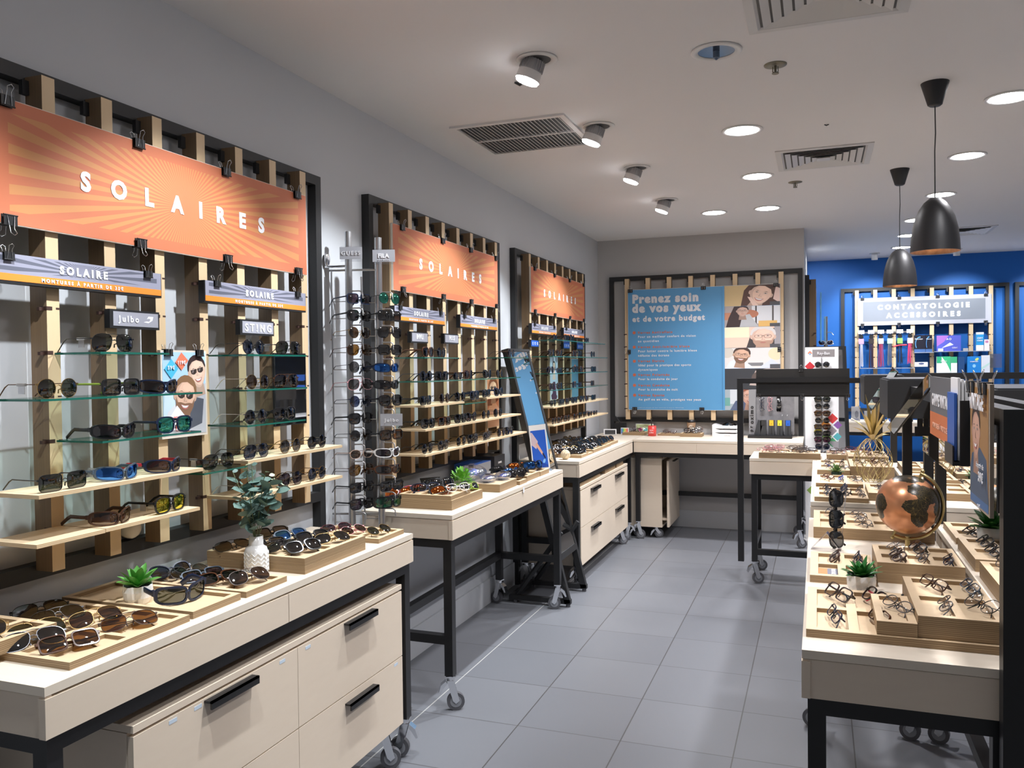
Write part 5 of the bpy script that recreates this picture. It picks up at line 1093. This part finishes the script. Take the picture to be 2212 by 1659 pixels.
# second rod column with white glasses in front of the blue wall
t = thing('sunglasses_rod_rack', 'far steel rod column with white sunglasses against the blue wall', 'display rack', (.075, 8.9, 0)); part('column', MB().cyl((0, 0, 0), (0, 0, 2.02), .018, n=16), steel, t); part('base_plate', MB().cyl((0, 0, 0), (0, 0, .015), .16, n=24), steel, t)
for k in range(5): part('hook', MB().tube([(0, 0, 1.86-.09*k), (.05, -.02, 1.86-.09*k), (.07, -.03, 1.83-.09*k)], .004, 6), steel, t)
for k, (f, l) in enumerate([('white', 'purple'), ('red', 'black'), ('white', 'smoke')]): glasses('cat', f, l, (.075, 8.82, 1.73-.09*k), -PI/2, 0, ctx='%s from top on the far rod column' % ORD[k], group='sunglasses on the far rod column')

# ================================================================== RIGHT GONDOLA
table('nearest right aisle table with optical trays and copper globe', -.037, .404, 2.010, 3.755, front='-x', rails=None, group='birch display tables', castang=(2.9, 2.9, 2.9, 2.9))
table('second right aisle table with gold pineapple on it', -.035, .404, 4.195, 5.985, front='-x', rails=None, group='birch display tables', castang=(2.9, 2.9, 2.9, 2.9))
table('right hand side table of the near gondola seen past the black posts', .446, .90, 2.005, 3.755, front='+x', rails='side', group='birch display tables')
table('right hand side table of the far gondola beyond the black posts', .446, .90, 4.19, 5.985, front='+x', rails='side', group='birch display tables')
for (x, y0, y1, posts, lab) in [(.3615, 1.967, 4.190, (1.967, 4.150), 'tall black portal frame with its near post at the right picture edge'), (.3615, 4.192, 6.03, (5.99,), 'black portal beam continuing over the second right table'),
                               (.4495, 1.967, 3.797, (1.967, 3.757), 'black portal frame of the right hand near table, behind the long mirror'), (.4495, 4.150, 6.03, (4.150, 5.99), 'black portal frame of the right hand far table')]:
    t = thing('portal_frame', lab, 'display frame', (x, y0, 0)); n = y1-y0; e0 = .04 if posts[0] == y0 else 0
    for y in posts: part('post', MB().box(0, .039, y-y0, y-y0+.04, .0, 1.45), black, t)
    part('top_beam', MB().box(0, .039, e0, n-.04, 1.412, 1.45), black, t)
PG = ((.3990, 0), -PI/2)   # facing -x
def gon(name, y0, y1, z0, z1, x, label, cat='poster'):
    return thing(name, label, cat, (x, (y0+y1)/2, (z0+z1)/2), -PI/2), y1-y0, z1-z0
t, w, h = gon('gondola_mirror', 2.45, 4.08, 1.155, 1.405, .438, 'long low mirror in the near portal frame reflecting pineapple and globe', 'mirror')
part('backing', MB().box(-w/2, w/2, 0, .006, -h/2, h/2), black, t); part('mirror_glass', MB().box(-w/2+.003, w/2-.003, -.003, 0, -h/2+.003, h/2-.003), mirror_m, t)
t, w, h = gon('hanging_poster', 2.010, 2.252, 1.214, 1.501, .344, 'brown VINTAGE poster of a man with 39 euro price, near right edge')
part('board', MB().box(-w/2, w/2, 0, .008, -h/2, h/2), mat('brown_board_edge', (.42, .34, .26), .6), t)
it = [('r', 0, 0, 1, 1, (.38, .20, .07)), ('p', [(0, 0), (1, 0), (1, .10), (.9, .42), (.55, .5), (.1, .42), (0, .3)], (.06, .10, .17)), ('r', 0, 0, 1, .07, (.06, .16, .36))] + face(.33, .62, .20, (.62, .36, .26), (.05, .03, .02), 1.35, 0)
art('print', t, fit(it, -w/2+.006, -h/2+.006, w/2-.012, h/2-.010), y=-.0006)
letters('VINTAGE', t, .0, .085, .036, .175, -.007, .04); letters('\u00e0 partir de', t, .045, -.045, .012, .085, -.007, 0); letters('39\u20ac', t, .055, -.075, .022, .055, -.007, .03); letters('atol', t, .03, -.135, .010, .03, -.007, 0)
for k, y in enumerate((2.06, 2.21)): clip((.343, y, 1.501), -PI/2, 'black binder clip on top of the brown VINTAGE poster, %s one' % ('nearer', 'farther')[k], 'clips on the VINTAGE poster', s=1.0)
t, w, h = gon('hanging_poster', 2.498, 2.975, 1.321, 1.504, .340, 'grey and orange VINTAGE sign hung on the near portal frame')
part('board', MB().box(-w/2, w/2, 0, .012, -h/2, h/2), black, t)
art('print', t, fit([('r', 0, 0, 1, 1, (.15, .15, .16)), ('r', 0, 0, 1, .40, (.72, .20, .06))], -w/2, -h/2, w/2, h/2), y=-.0006)
letters('GAMME VINTAGE', t, .01, .005, .036, .38, -.002, .04); letters('MONTURES \u00c0 PARTIR DE 39\u20ac', t, .02, -.065, .016, .36, -.002, .03, m=mat('print_pale_orange', (.85, .5, .35), .5))
t = thing('leaflet_holder', 'black leaflet holder with blue and white leaflets on the near portal frame', 'leaflet holder', (.335, 2.37, 1.292))
part('holder', MB().box(-.006, .020, -.070, -.064, .0, .162).box(-.022, .020, -.064, .07, 0, .01).box(.017, .020, -.064, .07, .01, .162).box(-.022, -.019, -.064, .07, .01, .05), black, t)
for k in range(4): part('leaflet', MB().box(-.017+.008*k, -.011+.008*k, -.055, .062, .012, (.222-.004*k) if k else .180), paper if k else bx_blue, t)
for k, (y0, y1, x0, x1, z0, z1, nm) in enumerate([(3.82, 4.30, .275, .49, 1.315, 1.475, 'above the gap between the right aisle tables'), (5.4, 5.9, .26, .48, 1.30, 1.47, 'over the far end of the second right table'), (2.06, 2.40, .495, .62, 1.08, 1.435, 'just right of the near black post'), (2.95, 3.5, .52, .80, 1.36, 1.46, 'over the right hand side of the near gondola')]):
    t = thing('black_sign_case', 'black boxed sign case %s' % nm, 'sign', ((x0+x1)/2, (y0+y1)/2, z0), group='black sign cases')
    a, b = (x1-x0)/2, (y1-y0)/2; part('case', MB().box(-a, a, -b, b, 0, z1-z0), blackf, t); part('cover', MB().box(-a+.008, a-.008, -b+.01, b-.01, z1-z0, z1-z0+.006), mat('dark_cover', (.03, .032, .035), .35), t)
    if k in (0, 1): part('hanger_strap', MB().box(-.01+.04, .01+.04, -.01, .01, -.05, 0).box(.02, .06, -.012, .012, -.09, -.05), black, t)
# two tilted table mirrors in black glass frames
for k, (x, y, z, L_, w_, a) in enumerate([(.294, 3.10, 1.406, .245, .034, .70), (.300, 4.5, 1.42, .24, .034, .66)]):
    t = thing('tilted_mirror', '%s tilted rectangular mirror reflecting the shelves, above the right tables' % ('nearer', 'farther')[k], 'mirror', (x, y, z), 0, rot=(0, a, -.75), group='tilted mirrors')
    part('frame', MB().box(-w_/2-.002, w_/2+.002, 0, .008, -L_/2, L_/2), black, t); part('mirror_glass', MB().box(-w_/2, w_/2, -.0015, 0, -L_/2+.002, L_/2-.002), mirror_m, t)
t = thing('leaflet_stack', 'white leaflets fanned in a holder at the far right edge', 'leaflets', (.99, 4.1, 1.40), -.3)
for k in range(4): part('leaflet', MB().box(-.06, .06, .012*k, .012*k+.004, 0, .12, 0, Matrix.Rotation(.10*k-.1, 4, 'Y')), paper, t)
part('holder', MB().box(-.09, .12, -.02, .07, -.04, -.002), black, t)
o = part('cross_beam', MB().box(.45, 1.9, 5.97, 6.01, 1.44, 1.48), black); tag(o, 'long horizontal black beam crossing before the blue wall at right', 'beam')

# dark shelving by the right wall (seen in the mirrors)
t = thing('storage_shelf_unit', 'dark storage shelving with white shelves and blue boxes by the right wall', 'shelving', (2.42, 8.72, 0))
part('carcass', MB().box(.15, .17, -1.2, 1.2, 0, 2.2).box(-.17, .15, -1.2, -1.18, 0, 2.2).box(-.17, .15, 1.18, 1.2, 0, 2.2), blackf, t)
for z in (.5, .95, 1.3, 1.75, 2.18): part('shelf_board', MB().box(-.17, .15, -1.18, 1.18, z, z+.02), white if z in (.95, 1.3) else blackf, t)
for k in range(9):
    o = part('storage_carton', MB().box(-.12, .12, -.09, .09, 0, .16), bx_blue if k % 2 else bx_blk, None, (2.40, 7.8+.22*k, 1.3205)); tag(o, 'storage carton on the dark shelving by the right wall, %s from the camera side' % ORD[k], 'box', 'cartons on the dark shelving')

# trays on the right tables
gt = 'plywood trays on the near right table'; ft = .0005+.89
def opt(cells, spec, ctx, group, rz=3.35, tilt=.85):
    for k, it in enumerate(spec):
        ci, kd, f = it[:3]; x, y, z = cells[ci] if isinstance(ci, int) else ci
        glasses(kd, f, 'clear', (x+random.uniform(-.006, .006), y+random.uniform(-.01, .01), z+.012), rz+random.uniform(-.3, .3), tilt+random.uniform(-.2, .25), True, ctx='%s %s' % (ORD[k], ctx), group=group, s=.88, tc=(it[3] if len(it) > 3 else None))
c = tray(-.029, .380, 2.108, 2.512, ft, .910, 4, 2, 'wide low cell tray at the near end of the near right table', gt, rim=.024, dep=.011)
opt(c, [(0, 'slim', 'navy'), (1, 'square', 'tortoise'), (4, 'square', 'silver', 'black'), (5, 'classic', 'black', 'red'), (6, 'slim', 'black')], 'from near left in the wide cell tray, near right table', 'spectacles in the wide cell tray')
c = tray(.128, .215, 2.114, 2.36, .9105, .943, 1, 1, 'narrow raised single cell tray on the wide cell tray', gt, rim=.018)
opt(c, [(0, 'oval', 'silver')], 'in the narrow raised tray, near right table', gt)
c = tray(.216, .398, 2.118, 2.50, .9105, .962, 2, 2, 'highest stacked four cell tray beside the near black post', gt, rim=.020)
opt(c, [(0, 'oval', 'silver'), (1, 'round', 'black'), (2, 'slim', 'brown'), (3, 'slim', 'grey')], 'in the highest stacked tray, near right table', 'spectacles in the highest stacked tray')
c = tray(-.025, .16, 2.645, 2.98, ft, .912, 2, 2, 'low cell tray holding the orange and grey vintage card', gt, rim=.024, dep=.011)
opt(c, [(2, 'square', 'brown'), (3, 'slim', 'navy')], 'in the vintage card tray, near right table', 'spectacles in the vintage card tray')
x, y, z = c[0]; t = thing('price_card', 'orange and grey VINTAGE card lying in a tray cell, near right table', 'price card', (x, y, z), 0, rot=(-PI/2, 0, 0)); part('card', MB().box(-.030, .030, -.002, 0, -.045, .045), paper, t)
art('print', t, [('r', -.030, -.045, -.002, .045, (.85, .27, .10)), ('r', -.002, -.045, .030, .045, (.20, .21, .26))], y=-.0025); letters('VINTAGE', t, .012, 0, .012, .07, -.004, .03, rot=(0, PI/2, 0)).location = (.010, -.004, .0)
tray(.165, .400, 2.70, 2.96, ft, .918, 0, 0, 'lowest closed tray of the tall plywood stack, near right table', gt)
c = tray(.165, .400, 2.70, 2.96, .9185, .952, 3, 2, 'top cell tray of the tall plywood stack, near right table', gt, rim=.018)
opt(c, [(0, 'classic', 'brown'), (1, 'oval', 'silver', 'brown'), (2, 'slim', 'navy'), (3, 'round', 'silver'), (4, 'square', 'black')], 'on the tall plywood stack, near right table', 'spectacles on the tall plywood stack')
c = tray(-.018, .395, 3.325, 3.71, ft, .932, 4, 2, 'deep cell tray behind the acrylic stand and globe', gt, rim=.024)
opt(c, [(0, 'slim', 'navy'), (1, 'oval', 'silver', 'black'), (2, 'round', 'crystal', 'silver'), (4, 'oval', 'silver'), (5, 'slim', 'silver'), (6, 'slim', 'black')], 'from left in the tray behind the globe', 'spectacles in the tray behind the globe')
succulent((.115, 2.572, ft), 'spiky green succulent in faceted white pot on the near right table', .040, .050, .062, 34, lw=.016, seed=8, leafm=mat('succulent_deep_green', (.03, .17, .035), .4))
# acrylic strip stand with dark sunglasses hanging
t = thing('acrylic_glasses_stand', 'folded acrylic stand with two dark sunglasses stacked vertically, near right table', 'glasses stand', (.03, 3.13, ft), -.1)
part('strip', MB().prism([(-.055, 0), (-.052, 0), (.000, .060), (-.003, .060)], -.022, .022).prism([(-.003, .060), (.0, .060), (.045, .0), (.042, .0)], -.022, .022).prism([(.042, 0), (.045, 0), (.062, .20), (.059, .20)], -.014, .014), tinted('frosted_acrylic', (.80, .82, .90), g=.35, rough=.15), t)
for k, z in enumerate((.045, .12)): glasses('classic', 'black', 'black', (.082, 3.10, ft+z+.03), -1.9, 0, True, ctx='%s on the acrylic stand' % ('lower', 'upper')[k], group='sunglasses on the acrylic stand', roll=PI/2)
# globe
t = thing('desk_globe', 'copper and black world globe on gold stand, near right table', 'globe', (.292, 3.185, ft), -.15)
gl = mat('globe_map', (.62, .27, .13), .28, .55); T = NT(gl); tc = T.new('ShaderNodeTexCoord'); sp = T.new('ShaderNodeSeparateXYZ'); T.l(tc.outputs['Object'], sp.inputs[0])
def blob(cx, cy, cz, rx, ry, rz):
    d = [T.m('DIVIDE', T.m('SUBTRACT', sp.outputs[i], c), r) for i, (c, r) in enumerate(((cx, rx), (cy, ry), (cz, rz)))]
    return T.m('ADD', T.m('ADD', T.m('MULTIPLY', d[0], d[0]), T.m('MULTIPLY', d[1], d[1])), T.m('MULTIPLY', d[2], d[2]))
nz = T.noise(tc.outputs['Object'], 26, 6, .65); blobs = None
for b in [(.030, -.092, .010, .040, .05, .026), (.042, -.088, -.028, .026, .05, .040), (.075, -.06, .045, .05, .05, .03), (.028, -.062, .062, .03, .05, .018), (-.082, -.055, .010, .028, .04, .032), (-.085, -.045, -.028, .018, .04, .022), (.01, -.02, .098, .06, .06, .018), (.09, -.01, .0, .02, .05, .05), (-.03, .08, .03, .06, .04, .04)]:
    v = blob(*b); blobs = v if blobs is None else T.m('MINIMUM', blobs, v)
land = T.m('LESS_THAN', T.m('ADD', blobs, T.m('MULTIPLY', T.m('SUBTRACT', nz, .5), 2.2)), 1.0)
vor = T.new('ShaderNodeTexVoronoi', feature='DISTANCE_TO_EDGE'); vor.inputs['Scale'].default_value = 75; T.l(T.mix(.94, T.n.new('ShaderNodeTexNoise').outputs[1], tc.outputs['Object']), vor.inputs[0])
landc = T.mix(T.m('LESS_THAN', vor.outputs[0], .028), (.022, .018, .010), (.13, .09, .03))
T.l(T.mix(land, T.mix(T.m('MULTIPLY', nz, .6), (.66, .30, .15), (.50, .21, .10)), landc), T.b.inputs['Base Color']); T.l(T.m('SUBTRACT', .55, T.m('MULTIPLY', land, .5)), T.b.inputs['Metallic'])
part('sphere', MB().sphere((0, 0, 0), .1025, 48, 32), gl, t, (0, 0, .163), (0, 0, .0))
arc = MB(); R_ = .120
pts = [(R_*math.sin(q)*.93, R_*math.sin(q)*-.2*0, .163 + R_*math.cos(q)) for q in [math.radians(22+i*(180)/24) for i in range(25)]]
arc.tube(pts, 1, 8, rs=[(.006, .009)]*25, flat=(0, 1, 0)); part('meridian_arc', arc, gold, t)
ax = Vector((math.sin(math.radians(22)), 0, math.cos(math.radians(22)))); cc = Vector((0, 0, .163))
for sg in (1, -1): part('axis_pin', MB().cyl(cc+ax*.098*sg, cc+ax*.128*sg, .005, n=10).sphere(cc+ax*.128*sg, .007), gold, t)
part('stem', MB().cyl((0, 0, .012), (0, 0, .052), .008, n=14), gold, t); part('foot', MB().lathe([(0, 0), (.056, 0), (.056, .003), (.040, .008), (.018, .014), (0, .016)], n=32), gold, t)

gt = 'plywood trays on the second right table'
c = tray(-.018, .222, 4.215, 4.56, ft, .912, 3, 2, 'three by two cell tray at the near end of the second right table', gt, rim=.022, dep=.011)
opt(c, [(0, 'slim', 'grey'), (1, 'square', 'silver', 'black'), (2, 'slim', 'crystal', 'grey'), (3, 'slim', 'black'), (4, 'classic', 'navy'), (5, 'oval', 'silver')], 'in the near cell tray, second right table', 'spectacles in the near cell tray')
c = tray(.225, .395, 4.30, 4.62, ft, .928, 2, 1, 'taller cell tray half hidden behind the globe, second right table', gt, rim=.022)
opt(c, [(0, 'slim', 'navy')], 'in the taller tray behind the globe', gt)
c = tray(-.012, .215, 4.57, 4.92, ft, .930, 3, 1, 'raised cell tray below the small glass jar plant', gt, rim=.022)
opt(c, [(0, 'slim', 'burgundy', 'silver'), (1, 'slim', 'blue', 'silver'), (2, 'slim', 'black', 'grey')], 'in the raised tray by the jar plant', 'spectacles by the jar plant')
c = tray(-.006, .168, 5.02, 5.52, ft, .945, 2, 2, 'deep cell tray behind the small jar plant', gt, rim=.022)
opt(c, [(0, 'slim', 'silver', 'blue'), (1, 'slim', 'navy'), (2, 'oval', 'silver'), (3, 'slim', 'black')], 'in the deep tray behind the jar plant', 'spectacles in the deep tray')
c = tray(.172, .402, 5.10, 5.50, ft, .960, 3, 1, 'tall tray with three spectacles behind the pineapple', gt, rim=.022)
opt(c, [(0, 'slim', 'silver', 'black'), (1, 'square', 'tortoise'), (2, 'slim', 'black')], 'in the tall tray behind the pineapple', 'spectacles in the tall tray')
c = tray(.175, .402, 5.53, 5.90, ft, .972, 3, 1, 'farthest tallest tray on the second right table', gt, rim=.022)
opt(c, [(0, 'slim', 'grey'), (1, 'slim', 'burgundy'), (2, 'slim', 'black')], 'in the farthest tray, second right table', 'spectacles in the farthest tray')
t = succulent((.095, 4.965, ft), 'small leafy plant in a dark glass jar on the second right table', .028, .052, .06, 14, pot='round', lw=.022, seed=5, potm=mat('dark_jar', (.02, .045, .03), .1), leafm=mat('dusty_leaf', (.12, .22, .08), .5), nm='jar_plant')
# pineapple
t = thing('gold_pineapple', 'gold wire pineapple ornament with metal leaf crown, second right table', 'ornament', (.283, 4.97, ft)); RR, HH = .100, .235
def pine(q, a): z = HH*q; r = RR*(math.sin(PI*(.10+.82*q))**.75); return (r*math.cos(a), r*math.sin(a), .004+z)
wm = MB()
for k in range(12):
    for s in (1, -1): wm.tube([pine(i/14, 2*PI*k/12 + s*i/14*1.5) for i in range(15)], .0016, 5)
for q in (0.0, 1.0): wm.tube([pine(q, 2*PI*i/20) for i in range(21)], .002, 5)
part('wire_body', wm, gold, t); cr = MB(); rr = random.Random(3)
for k in range(17):
    a = k*2.4; el = 1.48-1.05*(k/17); L_ = .235-.012*k if k < 9 else .15-.006*(k-9)
    leaf(cr, (math.cos(a)*.012, math.sin(a)*.012, HH-.005+.04*(1-k/17)), (math.cos(a)*math.cos(el), math.sin(a)*math.cos(el), math.sin(el)), L_, .034, .55 if k > 8 else .25, n=8, cup=.5, tip=.45)
part('leaf_crown', cr, gold, t)
# right hand tables' trays
gt = 'plywood trays on the right hand gondola tables'
c = tray(.468, .74, 3.36, 3.69, ft, .912, 3, 2, 'cell tray on the right hand table seen under the mirror', gt, rim=.022, dep=.011)
opt(c, [(0, 'square', 'black'), (1, 'slim', 'black')], 'in the right hand far tray', 'spectacles in the right hand far tray')
c = tray(.462, .74, 2.93, 3.28, ft, .930, 3, 2, 'thicker cell tray on the right hand table in front of the plant', gt, rim=.022)
opt(c, [(0, 'square', 'black'), (3, 'classic', 'black')], 'in the right hand middle tray', 'spectacles in the right hand middle tray')
c = tray(.462, .74, 2.42, 2.86, ft, .940, 3, 2, 'nearest cell tray on the right hand table by the near post', gt, rim=.022)
opt(c, [(0, 'slim', 'silver'), (1, 'square', 'black'), (3, 'oval', 'silver'), (4, 'slim', 'navy')], 'in the right hand nearest tray', 'spectacles in the right hand nearest tray')
succulent((.575, 3.325, ft), 'round white pot of green foliage on the right hand table', .048, .075, .09, 26, pot='round', lw=.03, seed=12, potm=mat('pot_matt_white', (.55, .55, .53), .5), leafm=mat('foliage_dark', (.02, .12, .02), .5))
for k, y in enumerate((4.4, 4.9, 5.4)): c = tray(.47, .80, y, y+.36, ft, .925, 3, 2, 'cell tray on the far right hand table, %s from the camera' % ORD[k], gt, rim=.022)

# ================================================================== CEILING
disc_m = mat('lamp_disc_glow', (1, 1, 1), .5, emis=(1, .98, 1), es=30); ring_m = mat('lamp_ring_white', (.75, .74, .73), .4)
fin_m = mat('heatsink_grey', (.42, .42, .43), .4, .3)
for k, (x, y) in enumerate(SPOTS):
    if y < 2.5: nm = None
    t = thing('gimbal_spotlight', 'tilted white gimbal spotlight on the ceiling, %s from the camera along the left wall' % ORD[k], 'spotlight', (x, y, CEIL), group='gimbal spotlights')
    part('flange', MB().lathe([(.055, 0), (.082, -.001), (.083, -.004), (.078, -.007), (.058, -.006), (.055, 0)], n=32), ring_m, t)
    part('recess', MB().cyl((0, 0, -.002), (0, 0, -.0045), .056, n=28), mat('recess_dark', (.10, .10, .10), .8), t)
    aim = Vector((-.34, -.06, -.94)).normalized(); a0 = Vector((-.012, 0, -.005))
    bd = MB().cyl(a0+aim*.000, a0+aim*.045, .042, .046, n=28)
    for q in range(24):
        a = 2*PI*q/24; d0 = aim.orthogonal().normalized(); d1 = aim.cross(d0); r_ = (d0*math.cos(a)+d1*math.sin(a)); bd.tube([a0+r_*.046, a0+aim*.040+r_*.048], .002, 4)
    b_ = part('housing', bd, fin_m, t)
    part('rim', MB().cyl(a0+aim*.045, a0+aim*.082, .047, .050, n=28), ring_m, t)
    part('lens', MB().cyl(a0+aim*.082, a0+aim*.090, .045, n=28), disc_m, t)
    p = Vector((x, y, CEIL))+a0+aim*.10
    lamp(p.x, p.y, p.z, SPOT_W, 76, .55, aim=tuple(p+Vector((-.56, -.06, -1.0))), radius=.022)
for k, (x, y) in enumerate(DOWN):
    t = thing('downlight', 'round glowing recessed downlight, %s' % ('%s from the left in the %s row' % (ORD[0], 'x') if 0 else 'at ceiling position %s of the lit downlights' % ORD[k]), 'downlight', (x, y, CEIL), group='recessed downlights')
    part('flange', MB().lathe([(.084, 0), (.105, -.001), (.106, -.004), (.100, -.007), (.086, -.005), (.084, 0)], n=36), ring_m, t)
    part('diffuser', MB().cyl((0, 0, 0), (0, 0, -.004), .085, n=32), disc_m, t)
    lamp(x, y, CEIL-.02, DOWN_W, 130, .8, radius=.08, col=(.97, .96, 1.0))
DL = ['left row, nearest lit one', 'left row, middle one', 'back row, left one', 'left row, farthest one', 'right row, second visible', 'right row, third visible, above the near pendant', 'right row, fourth, behind the near pendant shade', 'right row, fifth, beside the far cord', 'right row, sixth, near the far shade', 'right row, farthest, touching the far shade', 'right row, at the right picture edge', 'right row, beyond the right picture edge', 'added unseen to brighten the near right trays', 'above the camera on the right']
for o in [o for o in C.objects if o.name.startswith('downlight')]:
    i = int(o['label'].split('position ')[1].split()[0] in ORD and ORD.index(o['label'].split('position ')[1].split()[0])); o['label'] = 'round glowing recessed downlight in the ceiling, '+DL[i]
t = thing('downlight', 'unlit recessed downlight with dark blue reflector, nearest on the ceiling', 'downlight', (-.37, 3.355, CEIL))
part('flange', MB().lathe([(.070, 0), (.098, -.001), (.099, -.004), (.093, -.008), (.072, -.006), (.070, 0)], n=36), ring_m, t)
part('reflector', MB().cyl((0, 0, -.001), (0, 0, -.003), .071, n=32), mat('reflector_blue_grey', (.13, .17, .24), .15, .8), t); part('bulb', MB().cyl((0, 0, -.003), (0, 0, -.028), .013, n=14).sphere((0, 0, -.03), .006), mat('bulb_grey_blue', (.12, .17, .25), .3), t)
for k, (x, y) in enumerate(FARS): lamp(x, y-.35, CEIL-.06, FAR_W, 80, .6, aim=(x, 10.64, 1.75))
for k, (x, y) in enumerate([(.60, 10.15), (1.42, 10.15)]):
    t = thing('ceiling_spot', 'small white surface spot by the blue wall, %s' % ('left of the pendants', 'right of the near pendant')[k], 'spotlight', (x, y, CEIL), group='small surface spots')
    part('base', MB().cyl((0, 0, 0), (0, 0, -.012), .055, n=20), ring_m, t); part('head', MB().cyl((0, 0, -.012), (0, .01, -.075), .034, n=20), ring_m, t)
def grille(label, x0, x1, y0, y1):
    t = thing('return_air_grille', label, 'air grille', ((x0+x1)/2, (y0+y1)/2, CEIL)); a, b = (x1-x0)/2, (y1-y0)/2; w = .028
    part('frame', MB().box(-a, a, -b, -b+w, -.010, 0).box(-a, a, b-w, b, -.010, 0).box(-a, -a+w, -b+w, b-w, -.010, 0).box(a-w, a, -b+w, b-w, -.010, 0).box(-a+w, a-w, -.006, .006, -.010, -.001), ring_m, t)
    part('dark_back', MB().box(-a+w, a-w, -b+w, b-w, -.0015, -.0005), mat('duct_dark', (.16, .16, .16), .9), t)
    bl = MB(); n = 26
    for k in range(n):
        x = -a+w + (2*a-2*w)*(k+.5)/n; M = Matrix.Translation((x, 0, -.006)) @ Matrix.Rotation(.6, 4, 'Y')
        for s in (-1, 1): bl.box(-.0085, .0085, *( (-b+w, -.006) if s < 0 else (.006, b-w)), -.0006, .0006, 0, M)
    part('blades', bl, mat('grille_grey', (.62, .62, .61), .45), t)
grille('rectangular louvred return air grille in the ceiling left of the spotlights', -1.765, -1.155, 3.89, 4.485)
def diffuser(label, x0, x1, y0, y1):
    t = thing('ceiling_diffuser', label, 'air diffuser', ((x0+x1)/2, (y0+y1)/2, CEIL), group='square ceiling diffusers'); a, b = (x1-x0)/2, (y1-y0)/2
    fr = MB(); dm = mat('diffuser_white', (.62, .61, .60), .4)
    def ring(s0, z0, s1, z1):
        V = [(-a*s0, -b*s0, z0), (a*s0, -b*s0, z0), (a*s0, b*s0, z0), (-a*s0, b*s0, z0), (-a*s1, -b*s1, z1), (a*s1, -b*s1, z1), (a*s1, b*s1, z1), (-a*s1, b*s1, z1)]
        return V, [(i, 4+i, 4+(i+1) % 4, (i+1) % 4) for i in range(4)]
    for (s0, z0, s1, z1) in [(1, 0, 1, -.006), (1, -.006, .88, -.008), (.88, -.008, .84, -.002)]: fr.add(*ring(s0, z0, s1, z1))
    part('frame', fr, dm, t); part('dark_back', MB().box(-a*.84, a*.84, -b*.84, b*.84, -.0015, -.0005), mat('duct_dark', (.16, .16, .16), .9), t)
    for s in (.80, .66, .52, .38, .24):
        v = MB(); v.add(*ring(s, -.013, s-.105, -.004)); v.add(*ring(s-.002, -.0135, s-.107, -.0045)); part('louvre', v, dm, t)
    part('centre_plate', MB().box(-a*.14, a*.14, -b*.14, b*.14, -.014, -.010), dm, t)
diffuser('square ceiling air diffuser at the top picture edge', -.235, .300, 2.69, 3.225)
diffuser('square ceiling air diffuser between downlights and pendants', -.230, .300, 5.05, 5.575)
diffuser('small looking square diffuser right of the near pendant shade', 1.00, 1.53, 8.54, 9.08)
for k, (x, y) in enumerate([(-.16, 3.60), (-.14, 5.96)]):
    t = thing('sprinkler_head', '%s bronze ceiling sprinkler head' % ('nearer', 'farther')[k], 'sprinkler', (x, y, CEIL), group='sprinkler heads'); br = mat('aged_bronze', (.20, .18, .13), .4, .6)
    part('escutcheon', MB().lathe([(0, -.004), (.030, -.006), (.045, -.003), (.046, 0)], n=28), br, t); part('frame', MB().cyl((0, 0, -.004), (0, 0, -.030), .005, n=8).cyl((0, 0, -.034), (0, 0, -.037), .014, n=14).tube([(-.01, 0, -.008), (-.011, 0, -.028), (0, 0, -.036), (.011, 0, -.028), (.01, 0, -.008)], .002, 5), br, t)
o = part('cable_stub', MB().tube([(0, 0, 0), (.02, .01, -.012), (.045, 0, -.004)], .006, 5), black, None, (-1.225, 3.39, CEIL)); tag(o, 'small black cable stub poking from the ceiling beside the first spotlight', 'cable')
o = part('cable_stub', MB().tube([(0, 0, 0), (.01, .0, -.006), (.022, 0, -.001)], .003, 5), black, None, (.035, 4.59, CEIL)); tag(o, 'tiny dark cable end in the ceiling above the middle diffuser', 'cable')
copper = mat('copper_leaf_inner', (.80, .38, .17), .35, .8); T = NT(copper); tc = T.new('ShaderNodeTexCoord'); T.l(T.mix(T.noise(tc.outputs['Object'], 45, 4), (.45, .16, .06), (.95, .55, .30)), T.b.inputs['Base Color'])
pend = mat('pendant_black', (.015, .015, .017), .45)
for k, (x, y) in enumerate([(.488, 4.10), (.493, 5.837)]):
    t = thing('pendant_lamp', '%s black bell pendant lamp with copper lined shade' % ('nearer larger looking', 'farther smaller looking')[k], 'pendant lamp', (x, y, CEIL), group='black pendant lamps')
    part('canopy', MB().lathe([(.058, 0), (.030, -.096), (.022, -.102), (0, -.103)], n=28), pend, t)
    part('cord', MB().tube([(0, 0, -.10), (.002, 0, -.22), (-.001, 0, -.30), (0, 0, -.508)], .0028, 6), pend, t)
    prof = [(.004, -.502), (.022, -.506), (.045, -.525), (.065, -.555), (.080, -.590), (.092, -.640), (.098, -.690), (.101, -.742)]
    part('shade', MB().lathe(prof, n=40), pend, t); part('inner_lining', MB().lathe([(max(.002, r-.002), z-.001) for r, z in prof[:-1]] + [(.0985, -.742), (.101, -.742)], n=40), copper, t)
    part('bulb', MB().sphere((0, 0, -.60), .022, 16, 10), mat('warm_bulb', (1, .8, .5), .5, emis=(1, .72, .42), es=8), t)
    d = bpy.data.lights.new('bulb_light', 'POINT'); d.energy = 1.2; d.color = (1, .72, .42); d.shadow_soft_size = .02; o = bpy.data.objects.new('bulb_light', d); C.objects.link(o); o.location = (x, y, CEIL-.64)
